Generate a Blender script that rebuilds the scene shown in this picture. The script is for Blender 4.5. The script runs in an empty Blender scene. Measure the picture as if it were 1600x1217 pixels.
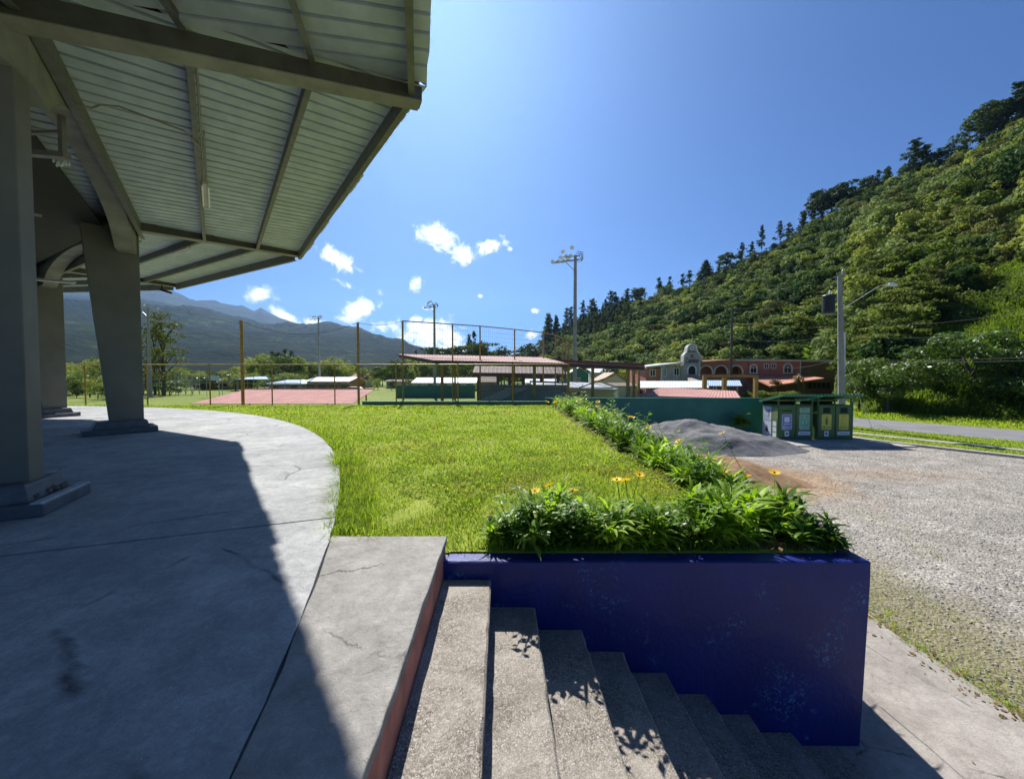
import bpy, math, random
import numpy as np
from mathutils import Vector, noise as mn
random.seed(7); RNG = np.random.default_rng(11)
SC = bpy.context.scene
COL = SC.collection
R = math.radians

# ------------------------------------------------------------------ camera
EYE = 3.1                      # eye height above the parking lot
FOC = 600.0                    # focal length for a 1600 px wide frame
PIT = math.atan(18.5 / FOC)
cam_d = bpy.data.cameras.new('camera'); cam = bpy.data.objects.new('camera', cam_d); COL.objects.link(cam)
cam.location = (0, 0, EYE); cam.rotation_euler = (math.pi / 2 - PIT, 0, 0)
cam_d.sensor_width = 36; cam_d.lens = 36 * FOC / 1600
cam_d.clip_start = 0.05; cam_d.clip_end = 40000
SC.camera = cam
# ------------------------------------------------------------------ exposure
SC.view_settings.view_transform = 'Standard'
SC.view_settings.look = 'None'
SC.view_settings.exposure = 0.84
SC.view_settings.gamma = 1.0
SC.view_settings.use_curve_mapping = False
SC.cycles.max_bounces = 8; SC.cycles.diffuse_bounces = 4; SC.cycles.glossy_bounces = 3
SC.cycles.transmission_bounces = 4; SC.cycles.volume_bounces = 1; SC.cycles.transparent_max_bounces = 8
SC.cycles.sample_clamp_indirect = 8
SC.cycles.use_denoising = True
# ------------------------------------------------------------------ sun
SUN = Vector((-0.20, 0.88, 1.0)).normalized()
SEL = math.asin(SUN.z); SAZ = math.atan2(SUN.x, SUN.y)
sl = bpy.data.lights.new('sun', 'SUN'); sl.energy = 5.0; sl.angle = R(0.53); sl.color = (1, .95, .87)
so = bpy.data.objects.new('sun', sl); COL.objects.link(so)
so.rotation_euler = SUN.to_track_quat('Z', 'Y').to_euler(); so.location = SUN * 50
# ------------------------------------------------------------------ world: sky and clouds
W = bpy.data.worlds.new('World'); SC.world = W; W.use_nodes = True
nt = W.node_tree; nt.nodes.clear()
def nd(tree, typ, **kw):
    n = tree.nodes.new(typ)
    for k, v in kw.items():
        if k in ('inp',):
            for kk, vv in v.items(): n.inputs[kk].default_value = vv
        else: setattr(n, k, v)
    return n
def mth(tree, op, a, b=None, c=None):
    n = tree.nodes.new('ShaderNodeMath'); n.operation = op
    for i, v in enumerate((a, b, c)):
        if v is None: continue
        if isinstance(v, (int, float)): n.inputs[i].default_value = v
        else: tree.links.new(v, n.inputs[i])
    return n.outputs[0]
def build_world():
    L = nt.links.new
    sky = nd(nt, 'ShaderNodeTexSky', sky_type='NISHITA', sun_disc=False, sun_elevation=SEL, sun_rotation=SAZ,
             altitude=1100, air_density=1.0, dust_density=0.3, ozone_density=3.0)
    bg = nd(nt, 'ShaderNodeBackground', inp={'Strength': 0.053}); 
    grade = nd(nt, 'ShaderNodeMix', data_type='RGBA', blend_type='MULTIPLY'); grade.inputs[0].default_value = 1.0; grade.inputs[7].default_value = (.39, .66, 1.05, 1)   # clear mountain air: less white than the model's haze
    L(sky.outputs[0], grade.inputs[6]); L(grade.outputs[2], bg.inputs[0])
    tc = nd(nt, 'ShaderNodeTexCoord'); sp = nd(nt, 'ShaderNodeSeparateXYZ'); L(tc.outputs['Generated'], sp.inputs[0])
    az = mth(nt, 'ARCTAN2', sp.outputs[0], sp.outputs[1]); el = mth(nt, 'ARCSINE', sp.outputs[2])
    nz = nd(nt, 'ShaderNodeTexNoise', inp={'Scale': 34.0, 'Detail': 9.0, 'Roughness': .62, 'Distortion': .7}); L(tc.outputs['Generated'], nz.inputs['Vector'])
    n2 = nd(nt, 'ShaderNodeTexNoise', inp={'Scale': 90.0, 'Detail': 6.0, 'Roughness': .6}); L(tc.outputs['Generated'], n2.inputs['Vector'])
    # individual fair weather clouds: azimuth, elevation, half sizes, tilt (degrees), weight
    clouds = []
    for px, py, a, b, tl, wgt in ((405, 461, 19, 10, -8, 1), (449, 496, 25, 8, 30, 1.1), (503, 509, 26, 8, 12, 1.1), (527, 404, 29, 13, 28, 1),
            (560, 485, 28, 17, -30, 1.1), (652, 443, 15, 9, -35, .85), (688, 371, 36, 15, 18, 1.1), (722, 396, 21, 14, 30, 1.1), (767, 385, 25, 9, -14, 1.1),
            (672, 522, 36, 24, 0, 1.15), (700, 534, 30, 22, 30, 1.05), (541, 446, 26, 5, 24, .7), (836, 486, 9, 4, 10, .8), (594, 457, 8, 6, 30, .6), (750, 463, 5, 4, 0, .7), (796, 391, 8, 5, 0, .7), (600, 510, 22, 8, 0, .75), (832, 524, 14, 7, -20, .8), (665, 482, 14, 4, 5, .75)):
        v = Vector(((px - 800) / FOC, math.cos(PIT) + (608.5 - py) / FOC * math.sin(PIT), -math.sin(PIT) + (608.5 - py) / FOC * math.cos(PIT))).normalized()
        k = v.y * math.cos(math.asin(v.z)) / FOC
        clouds.append((math.atan2(v.x, v.y), math.asin(v.z), a * k * 1.15, b * k * 1.25, R(-tl), wgt))
    tot = None
    for ca, ce, a, b, t, w in clouds:
        dx = mth(nt, 'SUBTRACT', az, ca); dy = mth(nt, 'SUBTRACT', el, ce)
        u = mth(nt, 'ADD', mth(nt, 'MULTIPLY', dx, math.cos(t) / a), mth(nt, 'MULTIPLY', dy, math.sin(t) / a))
        v = mth(nt, 'ADD', mth(nt, 'MULTIPLY', dx, -math.sin(t) / b), mth(nt, 'MULTIPLY', dy, math.cos(t) / b))
        r2 = mth(nt, 'ADD', mth(nt, 'MULTIPLY', u, u), mth(nt, 'MULTIPLY', v, v))
        g = mth(nt, 'MULTIPLY', mth(nt, 'EXPONENT', mth(nt, 'MULTIPLY', r2, -0.85)), w)
        tot = g if tot is None else mth(nt, 'MAXIMUM', tot, g)
    dens = mth(nt, 'ADD', tot, mth(nt, 'MULTIPLY', mth(nt, 'SUBTRACT', nz.outputs[0], .52), 1.9))
    dens = mth(nt, 'ADD', dens, mth(nt, 'MULTIPLY', mth(nt, 'SUBTRACT', n2.outputs[0], .5), .5))
    gate = mth(nt, 'GREATER_THAN', tot, .04)
    mr = nd(nt, 'ShaderNodeMapRange', interpolation_type='SMOOTHSTEP', inp={'From Min': .33, 'From Max': 1.0}); L(dens, mr.inputs['Value'])
    mask = mth(nt, 'MULTIPLY', mr.outputs[0], gate)
    edge = nd(nt, 'ShaderNodeMapRange', interpolation_type='SMOOTHSTEP', inp={'From Min': .03, 'From Max': .3}); L(tot, edge.inputs['Value'])
    mask = mth(nt, 'MULTIPLY', mask, edge.outputs[0])
    cr = nd(nt, 'ShaderNodeMapRange', inp={'From Min': .3, 'From Max': .7, 'To Min': .95, 'To Max': .72}); L(n2.outputs[0], cr.inputs['Value'])
    cb = nd(nt, 'ShaderNodeBackground', inp={'Color': (.97, .98, 1, 1)}); L(cr.outputs[0], cb.inputs['Strength'])
    mx = nd(nt, 'ShaderNodeMixShader'); L(mask, mx.inputs[0]); L(bg.outputs[0], mx.inputs[1]); L(cb.outputs[0], mx.inputs[2])
    out = nd(nt, 'ShaderNodeOutputWorld'); L(mx.outputs[0], out.inputs[0])
build_world()

# ------------------------------------------------------------------ placing helpers: where a sight line meets a plane
def ray(px, py):
    u = px - 800.0; v = 608.5 - py; s, c = math.sin(PIT), math.cos(PIT)
    return (u, v * s + FOC * c, v * c - FOC * s)
def atY(px, py, Y):
    d = ray(px, py); k = Y / d[1]; return (d[0] * k, Y, d[2] * k + EYE)
def atZ(px, py, Z):
    d = ray(px, py); k = (Z - EYE) / d[2]; return (d[0] * k, d[1] * k, Z)

# ------------------------------------------------------------------ object helpers
LOC = {}
def link(o, parent=None):
    COL.objects.link(o)
    if parent is not None: o.parent = parent
    return o
def tag(o, label=None, cat=None, group=None, kind=None):
    if label: o['label'] = label
    if cat: o['category'] = cat
    if group: o['group'] = group
    if kind: o['kind'] = kind
    return o
def thing(name, label, cat, loc=(0, 0, 0), rz=0.0, group=None):
    o = bpy.data.objects.new(name, None); COL.objects.link(o); o.location = loc; o.rotation_euler = (0, 0, rz)
    o.empty_display_size = .2; LOC[o.name] = Vector(loc)
    return tag(o, label, cat, group)
class MB:
    def __init__(s): s.v = []; s.f = []; s.m = []
    def add(s, vs, fs, mi=0):
        b = len(s.v); s.v += [tuple(x) for x in vs]; s.f += [tuple(b + i for i in f) for f in fs]; s.m += [mi] * len(fs); return s
    def box(s, x0, x1, y0, y1, z0, z1, mi=0):
        return s.add([(x0, y0, z0), (x1, y0, z0), (x1, y1, z0), (x0, y1, z0), (x0, y0, z1), (x1, y0, z1), (x1, y1, z1), (x0, y1, z1)],
                     [(0, 3, 2, 1), (4, 5, 6, 7), (0, 1, 5, 4), (1, 2, 6, 5), (2, 3, 7, 6), (3, 0, 4, 7)], mi)
    def hexa(s, p, mi=0):   # 4 bottom + 4 top corners
        return s.add(p, [(0, 3, 2, 1), (4, 5, 6, 7), (0, 1, 5, 4), (1, 2, 6, 5), (2, 3, 7, 6), (3, 0, 4, 7)], mi)
    def bar(s, a, b, w, h, up=(0, 0, 1), mi=0):
        a = Vector(a); b = Vector(b); d = (b - a).normalized(); sd = d.cross(Vector(up))
        if sd.length < 1e-4: sd = d.cross(Vector((1, 0, 0)))
        sd.normalize(); u = sd.cross(d); sd *= w / 2; u *= h / 2
        return s.hexa([a - sd - u, a + sd - u, b + sd - u, b - sd - u, a - sd + u, a + sd + u, b + sd + u, b - sd + u], mi)
    def tube(s, pts, r, n=8, mi=0, cap=True):
        pts = [Vector(p) for p in pts]; rs = r if isinstance(r, (list, tuple)) else [r] * len(pts); b = len(s.v)
        for i, p in enumerate(pts):
            d = (pts[min(i + 1, len(pts) - 1)] - pts[max(i - 1, 0)]).normalized()
            a = d.cross(Vector((0, 0, 1)))
            if a.length < 1e-3: a = d.cross(Vector((0, 1, 0)))
            a.normalize(); c = a.cross(d)
            for k in range(n):
                t = 2 * math.pi * k / n; s.v.append(tuple(p + (a * math.cos(t) + c * math.sin(t)) * rs[i]))
        fs = []
        for i in range(len(pts) - 1):
            for k in range(n):
                k2 = (k + 1) % n; fs.append((b + i * n + k, b + i * n + k2, b + (i + 1) * n + k2, b + (i + 1) * n + k))
        if cap: fs.append(tuple(b + k for k in range(n - 1, -1, -1))); fs.append(tuple(b + (len(pts) - 1) * n + k for k in range(n)))
        s.f += fs; s.m += [mi] * len(fs); return s
    def prism(s, poly, z0, z1, mi=0, mtop=None, axis='z'):
        n = len(poly); b = len(s.v)
        for z in (z0, z1):
            for p in poly:
                s.v.append((p[0], p[1], z) if axis == 'z' else ((p[0], z, p[1]) if axis == 'y' else (z, p[0], p[1])))
        s.f.append(tuple(b + i for i in range(n - 1, -1, -1))); s.m.append(mi)
        s.f.append(tuple(b + n + i for i in range(n))); s.m.append(mi if mtop is None else mtop)
        for i in range(n):
            j = (i + 1) % n; s.f.append((b + i, b + j, b + n + j, b + n + i)); s.m.append(mi)
        return s
    def lathe(s, prof, cx, cy, n=14, mi=0):
        b = len(s.v)
        for r, z in prof:
            for k in range(n):
                t = 2 * math.pi * k / n; s.v.append((cx + r * math.cos(t), cy + r * math.sin(t), z))
        for i in range(len(prof) - 1):
            for k in range(n):
                k2 = (k + 1) % n; s.f.append((b + i * n + k, b + i * n + k2, b + (i + 1) * n + k2, b + (i + 1) * n + k)); s.m.append(mi)
        return s
    def mesh(s, name, off=None):
        me = bpy.data.meshes.new(name)
        v = s.v if off is None else [(a - off[0], b - off[1], c - off[2]) for a, b, c in s.v]
        me.from_pydata(v, [], s.f); return me
    def build(s, name, mat, parent=None, local=False, smooth=False, label=None, kind=None, bevel=0):
        off = None
        if parent is not None and not local: off = LOC.get(parent.name)
        me = s.mesh(name, off)
        for m in (mat if isinstance(mat, (list, tuple)) else [mat]): me.materials.append(m)
        if isinstance(mat, (list, tuple)): me.polygons.foreach_set('material_index', s.m)
        if smooth: me.polygons.foreach_set('use_smooth', [True] * len(s.f))
        o = link(bpy.data.objects.new(name, me), parent)
        if parent is not None and off is not None: LOC[o.name] = off
        if parent is None and not local: pass
        if bevel:
            bm = o.modifiers.new('bevel', 'BEVEL'); bm.width = bevel; bm.segments = 2; bm.limit_method = 'ANGLE'
        if label: o['label'] = label
        if kind: o['kind'] = kind
        return o
def np_mesh(name, V, F, mat, parent=None, smooth=False):
    me = bpy.data.meshes.new(name); V = np.asarray(V, np.float32); F = np.asarray(F, np.int32); k = F.shape[1]
    me.vertices.add(len(V)); me.vertices.foreach_set('co', V.ravel())
    me.loops.add(F.size); me.loops.foreach_set('vertex_index', F.ravel())
    me.polygons.add(len(F)); me.polygons.foreach_set('loop_start', np.arange(0, F.size, k, dtype=np.int32))
    me.polygons.foreach_set('loop_total', np.full(len(F), k, np.int32))
    if smooth: me.polygons.foreach_set('use_smooth', np.ones(len(F), bool))
    me.update(calc_edges=True); me.validate()
    for m in (mat if isinstance(mat, (list, tuple)) else [mat]): me.materials.append(m)
    return me
def copy_tree(o, parent=None):
    c = o.copy(); COL.objects.link(c)
    if parent is not None: c.parent = parent
    if 'category' in c and parent is not None: pass
    for ch in list(o.children): copy_tree(ch, c)
    return c

# ------------------------------------------------------------------ materials
MATS = {}
def new_mat(name):
    m = bpy.data.materials.new(name); m.use_nodes = True; m.node_tree.nodes.clear(); MATS[name] = m; return m, m.node_tree
def ramp(t, fac, stops):
    n = t.nodes.new('ShaderNodeValToRGB'); e = n.color_ramp.elements
    while len(e) < len(stops): e.new(.5)
    for i, (p, c) in enumerate(stops): e[i].position = p; e[i].color = (*c, 1)
    t.links.new(fac, n.inputs[0]); return n.outputs[0]
def noise_tex(t, vec, scale, detail=5, rough=.6, dist=0.0):
    n = nd(t, 'ShaderNodeTexNoise', inp={'Scale': scale, 'Detail': detail, 'Roughness': rough, 'Distortion': dist}); t.links.new(vec, n.inputs['Vector']); return n.outputs[0]
def mixc(t, fac, a, b, mode='MIX'):
    n = t.nodes.new('ShaderNodeMix'); n.data_type = 'RGBA'; n.blend_type = mode
    for i, v in ((0, fac), (6, a), (7, b)):
        if isinstance(v, (int, float)): n.inputs[i].default_value = v
        elif isinstance(v, tuple): n.inputs[i].default_value = (*v, 1) if len(v) == 3 else v
        else: t.links.new(v, n.inputs[i])
    return n.outputs[2]
def finish(t, col, rough=.7, bump=None, bstr=.3, bdist=.02, metallic=0.0, spec=.5, transl=None, coat=0):
    p = nd(t, 'ShaderNodeBsdfPrincipled'); p.inputs['Metallic'].default_value = metallic; p.inputs['Specular IOR Level'].default_value = spec
    if coat: p.inputs['Coat Weight'].default_value = coat; p.inputs['Coat Roughness'].default_value = .15
    if isinstance(col, tuple): p.inputs['Base Color'].default_value = (*col, 1)
    else: t.links.new(col, p.inputs['Base Color'])
    if isinstance(rough, (int, float)): p.inputs['Roughness'].default_value = rough
    else: t.links.new(rough, p.inputs['Roughness'])
    if bump is not None:
        b = nd(t, 'ShaderNodeBump', inp={'Strength': bstr, 'Distance': bdist}); t.links.new(bump, b.inputs['Height']); t.links.new(b.outputs[0], p.inputs['Normal'])
    o = nd(t, 'ShaderNodeOutputMaterial'); sh = p.outputs[0]
    if transl:
        tr = nd(t, 'ShaderNodeBsdfTranslucent')
        tc = mixc(t, 1.0, col, transl[1], 'MULTIPLY'); t.links.new(tc, tr.inputs[0])
        mx = nd(t, 'ShaderNodeMixShader', inp={0: transl[0]}); t.links.new(sh, mx.inputs[1]); t.links.new(tr.outputs[0], mx.inputs[2]); sh = mx.outputs[0]
    t.links.new(sh, o.inputs[0])
def geo_pos(t): return nd(t, 'ShaderNodeNewGeometry').outputs['Position']
def obj_co(t): return nd(t, 'ShaderNodeTexCoord').outputs['Object']
def rnd(t): return nd(t, 'ShaderNodeObjectInfo').outputs['Random']
def simple(name, c, rough=.6, var=.25, scale=6, bump=.15, metallic=0.0, spec=.5, fine=60, dist=.01, coat=0):
    m, t = new_mat(name); co = obj_co(t)
    a = noise_tex(t, co, scale); b = noise_tex(t, co, fine, 4)
    dk = tuple(x * (1 - var) for x in c); lt = tuple(min(1, x * (1 + var)) for x in c)
    col = ramp(t, a, [(.3, dk), (.7, lt)])
    finish(t, col, rough, b, bump, dist, metallic, spec, coat=coat); return m
def leafmat(name, c1, c2, c3, transl=.35, scale=1.2, rough=.6, spec=.2, hue=True, tcol=(1.25, 1.35, .5)):
    m, t = new_mat(name); co = geo_pos(t)
    a = noise_tex(t, co, scale, 3); b = noise_tex(t, co, scale * 14, 2)
    f = mth(t, 'ADD', mth(t, 'MULTIPLY', a, .6), mth(t, 'MULTIPLY', b, .4))
    if hue: f = mth(t, 'ADD', f, mth(t, 'MULTIPLY', mth(t, 'SUBTRACT', rnd(t), .5), .42))
    col = ramp(t, f, [(.3, c1), (.5, c2), (.7, c3)])
    finish(t, col, rough, spec=spec, transl=(transl, tcol)); return m
def m_concrete(name, dark, mid, light, s=1.0, stain=.5, bstr=.25, pebble=False, dirt=(.06, .055, .045)):
    m, t = new_mat(name); co = geo_pos(t)
    big = noise_tex(t, co, .55 * s, 6, .65, .4); med = noise_tex(t, co, 3.2 * s, 7, .68, .3); fine = noise_tex(t, co, 55 * s, 5, .7)
    mid2 = noise_tex(t, co, 13 * s, 8, .78, .4)
    f = mth(t, 'ADD', mth(t, 'MULTIPLY', big, .3), mth(t, 'ADD', mth(t, 'MULTIPLY', med, .3), mth(t, 'ADD', mth(t, 'MULTIPLY', fine, .18), mth(t, 'MULTIPLY', mid2, .25))))
    col = ramp(t, f, [(.40, dark), (.515, mid), (.63, light)])
    wn = nd(t, 'ShaderNodeTexVoronoi', inp={'Scale': 46 * s}); t.links.new(co, wn.inputs['Vector'])
    spk = ramp(t, wn.outputs['Distance'], [(.1, (1, 1, 1)), (.25, (0, 0, 0))])
    pz = ramp(t, noise_tex(t, co, 2.1 * s, 5, .7, .8), [(.55, (0, 0, 0)), (.68, (1, 1, 1))])
    col = mixc(t, mth(t, 'MULTIPLY', mth(t, 'MULTIPLY', spk, pz), .6), col, tuple(min(1, x * 1.5) for x in light))
    st = ramp(t, noise_tex(t, co, 1.3 * s, 8, .72, 1.2), [(.52, (0, 0, 0)), (.7, (1, 1, 1))])
    col = mixc(t, mth(t, 'MULTIPLY', st, stain), col, dirt)
    h = mth(t, 'ADD', mth(t, 'MULTIPLY', med, 1.0), mth(t, 'MULTIPLY', fine, .35))
    pit = ramp(t, noise_tex(t, co, 9 * s, 6, .75, .6), [(.34, (0, 0, 0)), (.46, (1, 1, 1))])
    h = mth(t, 'ADD', h, mth(t, 'MULTIPLY', pit, .35))
    h = mth(t, 'ADD', h, mth(t, 'MULTIPLY', mid2, .5))
    wv = mixc(t, .35, co, nd(t, 'ShaderNodeTexNoise', inp={'Scale': 2.2 * s, 'Detail': 8.0, 'Roughness': .7}).outputs[1], 'ADD')
    vc = nd(t, 'ShaderNodeTexVoronoi', feature='DISTANCE_TO_EDGE', inp={'Scale': .42 * s}); t.links.new(wv, vc.inputs['Vector'])
    ck = mth(t, 'MULTIPLY', ramp(t, vc.outputs['Distance'], [(.002, (1, 1, 1)), (.006, (0, 0, 0))]), ramp(t, noise_tex(t, co, .9 * s, 3), [(.47, (0, 0, 0)), (.55, (1, 1, 1))]))
    col = mixc(t, mth(t, 'MULTIPLY', ck, .8), col, (.03, .028, .025)); h = mth(t, 'SUBTRACT', h, mth(t, 'MULTIPLY', ck, .6))
    finish(t, col, .82, h, bstr * 1.8, .03, spec=.35); return m
def m_aggregate(name, paint=None):
    m, t = new_mat(name); co = geo_pos(t)
    wob = mixc(t, .06, co, nd(t, 'ShaderNodeTexNoise', inp={'Scale': 30.0}).outputs[1], 'ADD')
    v = nd(t, 'ShaderNodeTexVoronoi', inp={'Scale': 105.0, 'Randomness': 1.0}); t.links.new(wob, v.inputs['Vector'])
    sp = nd(t, 'ShaderNodeSeparateColor'); t.links.new(v.outputs['Color'], sp.inputs[0])
    stone = ramp(t, sp.outputs[0], [(.0, (.09, .08, .07)), (.3, (.22, .195, .165)), (.6, (.34, .31, .27)), (.85, (.5, .47, .43)), (1, (.17, .13, .10))])
    grout = ramp(t, v.outputs['Distance'], [(.25, (0, 0, 0)), (.62, (1, 1, 1))])
    col = mixc(t, mth(t, 'MULTIPLY', grout, .55), stone, (.13, .115, .095))
    pat = ramp(t, noise_tex(t, co, 2.4, 6, .65, .6), [(.42, (0, 0, 0)), (.62, (1, 1, 1))])
    col = mixc(t, mth(t, 'MULTIPLY', pat, .6), col, ramp(t, noise_tex(t, co, 70, 4), [(.3, (.24, .215, .18)), (.7, (.42, .385, .34))]))
    dk = ramp(t, noise_tex(t, co, 3.7, 7, .7, .5), [(.5, (1, 1, 1)), (.75, (.62, .6, .56))])
    col = mixc(t, 1.0, col, dk, 'MULTIPLY')
    if paint:
        pm = ramp(t, noise_tex(t, co, 5.5, 7, .75, .4), [(.47, (0, 0, 0)), (.53, (1, 1, 1))])
        col = mixc(t, mth(t, 'MULTIPLY', pm, paint[1]), col, paint[0])
    h = mth(t, 'SUBTRACT', mth(t, 'MULTIPLY', noise_tex(t, co, 6, 5), .5), mth(t, 'MULTIPLY', v.outputs['Distance'], mth(t, 'SUBTRACT', 1.0, mth(t, 'MULTIPLY', pat, .6))))
    finish(t, col, .78, h, .55, .008, spec=.35); return m

M = {}
M['floor'] = m_concrete('worn_concrete', (.19, .20, .205), (.30, .31, .315), (.47, .475, .475), 1.0, .04)
M['landing'] = m_concrete('speckled_concrete', (.17, .165, .155), (.265, .255, .24), (.39, .375, .355), 1.6, .3)
M['landing_side'] = simple('faded_red_paint', (.36, .13, .10), .8, .4, 5, .35)
M['agg'] = m_aggregate('exposed_aggregate')
M['agg_side'] = m_aggregate('painted_riser', ((.26, .09, .085), .75))
M['path'] = m_concrete('path_concrete', (.20, .18, .155), (.29, .265, .235), (.41, .385, .35), 1.3, .3)
M['column'] = simple('column_paint', (.165, .155, .125), .65, .16, 1.4, .12, fine=45)
M['plinth'] = simple('plinth_concrete', (.11, .115, .125), .6, .3, 5, .25)
M['plinth_edge'] = simple('plinth_bare_edge', (.36, .37, .39), .7, .25, 6, .2)
M['rubble'] = simple('broken_mortar', (.16, .12, .10), .9, .4, 12, .5)
M['rafter'] = simple('steel_brown_paint', (.085, .08, .072), .55, .25, 5, .08)
M['purlin'] = simple('steel_grey_paint', (.125, .13, .11), .5, .3, 7, .08)
M['arch'] = simple('board_marked_concrete', (.24, .235, .19), .75, .25, 2.5, .3, fine=30)
M['sheet'] = simple('galvanised_sheet', (.42, .49, .55), .5, .16, 3, .03, spec=.4)
M['sheet_red'] = simple('red_roof_paint', (.27, .085, .07), .6, .25, 3, .05)
M['pink_roof'] = simple('faded_red_roof', (.46, .26, .235), .9, .16, 1.2, .05, spec=.1)
M['pale_roof'] = simple('faded_pink_roof', (.46, .33, .30), .9, .16, 1.2, .05, spec=.1)
M['olive'] = simple('olive_print', (.17, .17, .04), .6, .1, 9, 0)
M['inner'] = simple('interior_shade_dark', (.022, .021, .018), .8, .3, 3, .15)  # near black: the shade inside the pavilion is put into the colour
M['conduit'] = simple('conduit_pvc', (.22, .21, .18), .5, .15, 8, .05)
M['white'] = simple('white_paint', (.72, .72, .70), .5, .08, 6, .05)
M['offwhite'] = simple('weathered_white', (.55, .54, .50), .7, .2, 3, .1)
M['black'] = simple('black_plastic', (.012, .012, .013), .5, .3, 5, .05)
M['yellow'] = simple('ochre_steel_paint', (.36, .20, .035), .5, .3, 5, .08)
M['yellow_rail'] = simple('rail_paint', (.46, .36, .12), .5, .3, 5, .08)
M['galv'] = simple('galvanised_steel', (.34, .35, .36), .42, .2, 8, .05, metallic=.4)
M['wire'] = simple('fence_wire', (.13, .13, .125), .8, .2, 8, 0, spec=.1)
M['green_wall'] = simple('dark_green_paint', (.012, .15, .11), .5, .2, 1.2, .1)
M['bin_green'] = simple('bin_green_paint', (.040, .12, .036), .42, .22, 2.5, .05)
M['bin_teal'] = simple('bin_teal_paint', (.03, .24, .16), .42, .2, 2.5, .05)
M['bin_dark'] = simple('bin_dark_inside', (.008, .012, .010), .8, .3, 5, .1)
M['bin_pale'] = simple('bin_faded_green', (.20, .27, .12), .5, .2, 4, .05)
M['blue_lbl'] = simple('blue_print', (.19, .22, .50), .45, .08, 9, 0)
M['green_lbl'] = simple('green_print', (.16, .42, .27), .45, .08, 9, 0)
M['yellow_lbl'] = simple('yellow_print', (.60, .56, .08), .45, .08, 9, 0)
M['print_dark'] = simple('dark_print', (.035, .04, .03), .6, .1, 9, 0)
M['print_blue'] = simple('blue_ink', (.08, .10, .30), .6, .1, 9, 0)
M['print_green'] = simple('green_ink', (.35, .60, .45), .6, .1, 9, 0)
M['poster'] = simple('poster_paper', (.46, .53, .66), .45, .12, 8, 0)
M['poster2'] = simple('poster_paper_light', (.66, .72, .80), .45, .1, 8, 0)
M['skin_print'] = simple('orange_ink', (.45, .22, .10), .6, .2, 12, 0)
M['asphalt'] = simple('asphalt', (.16, .16, .165), .85, .2, .6, .3, fine=90)
M['kerb'] = m_concrete('kerb_concrete', (.24, .225, .2), (.34, .32, .29), (.46, .44, .40), 1.5, .2)
M['trunk'] = simple('bark', (.085, .065, .05), .9, .35, 4, .6, fine=25, dist=.03)
M['pole'] = simple('pole_concrete', (.30, .29, .275), .8, .2, 2, .1)
M['wood_pole'] = simple('timber_pole', (.10, .085, .07), .85, .3, 3, .2)
M['brick'] = simple('red_brown_plaster', (.42, .17, .13), .8, .18, .5, .1, fine=18)
M['brick_dark'] = simple('brown_plaster', (.22, .125, .095), .8, .18, .5, .1)
M['stone_grey'] = simple('grey_stucco', (.40, .37, .36), .8, .18, .8, .15)
M['glass'] = simple('window_glass', (.03, .035, .045), .08, .2, 1, 0, spec=.7)
M['tile'] = simple('clay_tile_roof', (.45, .20, .13), .75, .22, .8, .3, fine=8)
M['tan'] = simple('tan_roof', (.36, .27, .19), .8, .18, .6, .2)
M['blue_roof'] = simple('pale_blue_roof', (.30, .42, .56), .5, .12, 1, .05)
M['white_roof'] = simple('white_metal_roof', (.68, .70, .71), .4, .1, .6, .05)
M['cream'] = simple('cream_wall', (.50, .49, .38), .8, .12, 1, .08)
M['orange_wall'] = simple('orange_wall', (.40, .17, .085), .8, .15, 1, .08)
M['grey_wall'] = simple('grey_block_wall', (.24, .245, .24), .8, .18, 1, .1)
M['brown_roof'] = simple('brown_roof', (.095, .06, .05), .8, .25, 1, .15)
M['petal'] = leafmat('petal', (.90, .46, .01), (.95, .58, .015), (.98, .70, .04), .35, 3, .6, .2, tcol=(1, 1, 1))
M['flower_eye'] = simple('flower_centre', (.12, .035, .015), .8, .3, 40, .2)
M['tube_light'] = simple('tube_glass', (.80, .82, .78), .3, .05, 5, 0)
M['leaf_plant'] = leafmat('border_leaf', (.10, .185, .014), (.22, .35, .03), (.38, .52, .07), .5, 1.5, .5, .25)
M['leaf_plant_dark'] = leafmat('glossy_leaf', (.05, .11, .012), (.10, .20, .022), (.19, .31, .045), .45, 1.5, .42, .32)
def m_grass():
    m, t = new_mat('grass_blade'); co = geo_pos(t)
    f = mth(t, 'ADD', mth(t, 'MULTIPLY', noise_tex(t, co, 1.1, 5), .45), mth(t, 'MULTIPLY', noise_tex(t, co, 26, 3), .55))
    col = ramp(t, f, [(.3, (.13, .22, .014)), (.5, (.25, .34, .03)), (.7, (.40, .46, .08))])
    dry = ramp(t, noise_tex(t, co, .7, 6, .65, .8), [(.5, (0, 0, 0)), (.68, (1, 1, 1))])
    col = mixc(t, mth(t, 'MULTIPLY', dry, .8), col, ramp(t, f, [(.3, (.26, .24, .05)), (.7, (.46, .42, .14))]))
    finish(t, col, .65, spec=.12, transl=(.55, (1.25, 1.35, .55))); return m
M['grass'] = m_grass()
M['grass_old'] = leafmat('grass_blade', (.16, .24, .012), (.26, .36, .024), (.38, .45, .06), .55, .9, .65, .12, hue=False)
M['forest'] = leafmat('forest_leaf', (.035, .07, .016), (.14, .195, .032), (.33, .36, .085), .40, .05, rough=.65, spec=.12, tcol=(1.1, 1.15, .75))
M['forest2'] = leafmat('blue_green_leaf', (.04, .085, .022), (.125, .18, .048), (.27, .32, .105), .38, .05, .65, .12, tcol=(1.05, 1.15, .8))
M['olive_leaf'] = leafmat('olive_leaf', (.05, .065, .018), (.12, .14, .035), (.22, .235, .075), .36, .05, rough=.65, spec=.12, tcol=(1.1, 1.1, .75))
M['pine'] = leafmat('pine_needles', (.03, .055, .02), (.055, .085, .03), (.09, .125, .042), .3, .4, .7, .12)
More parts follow.
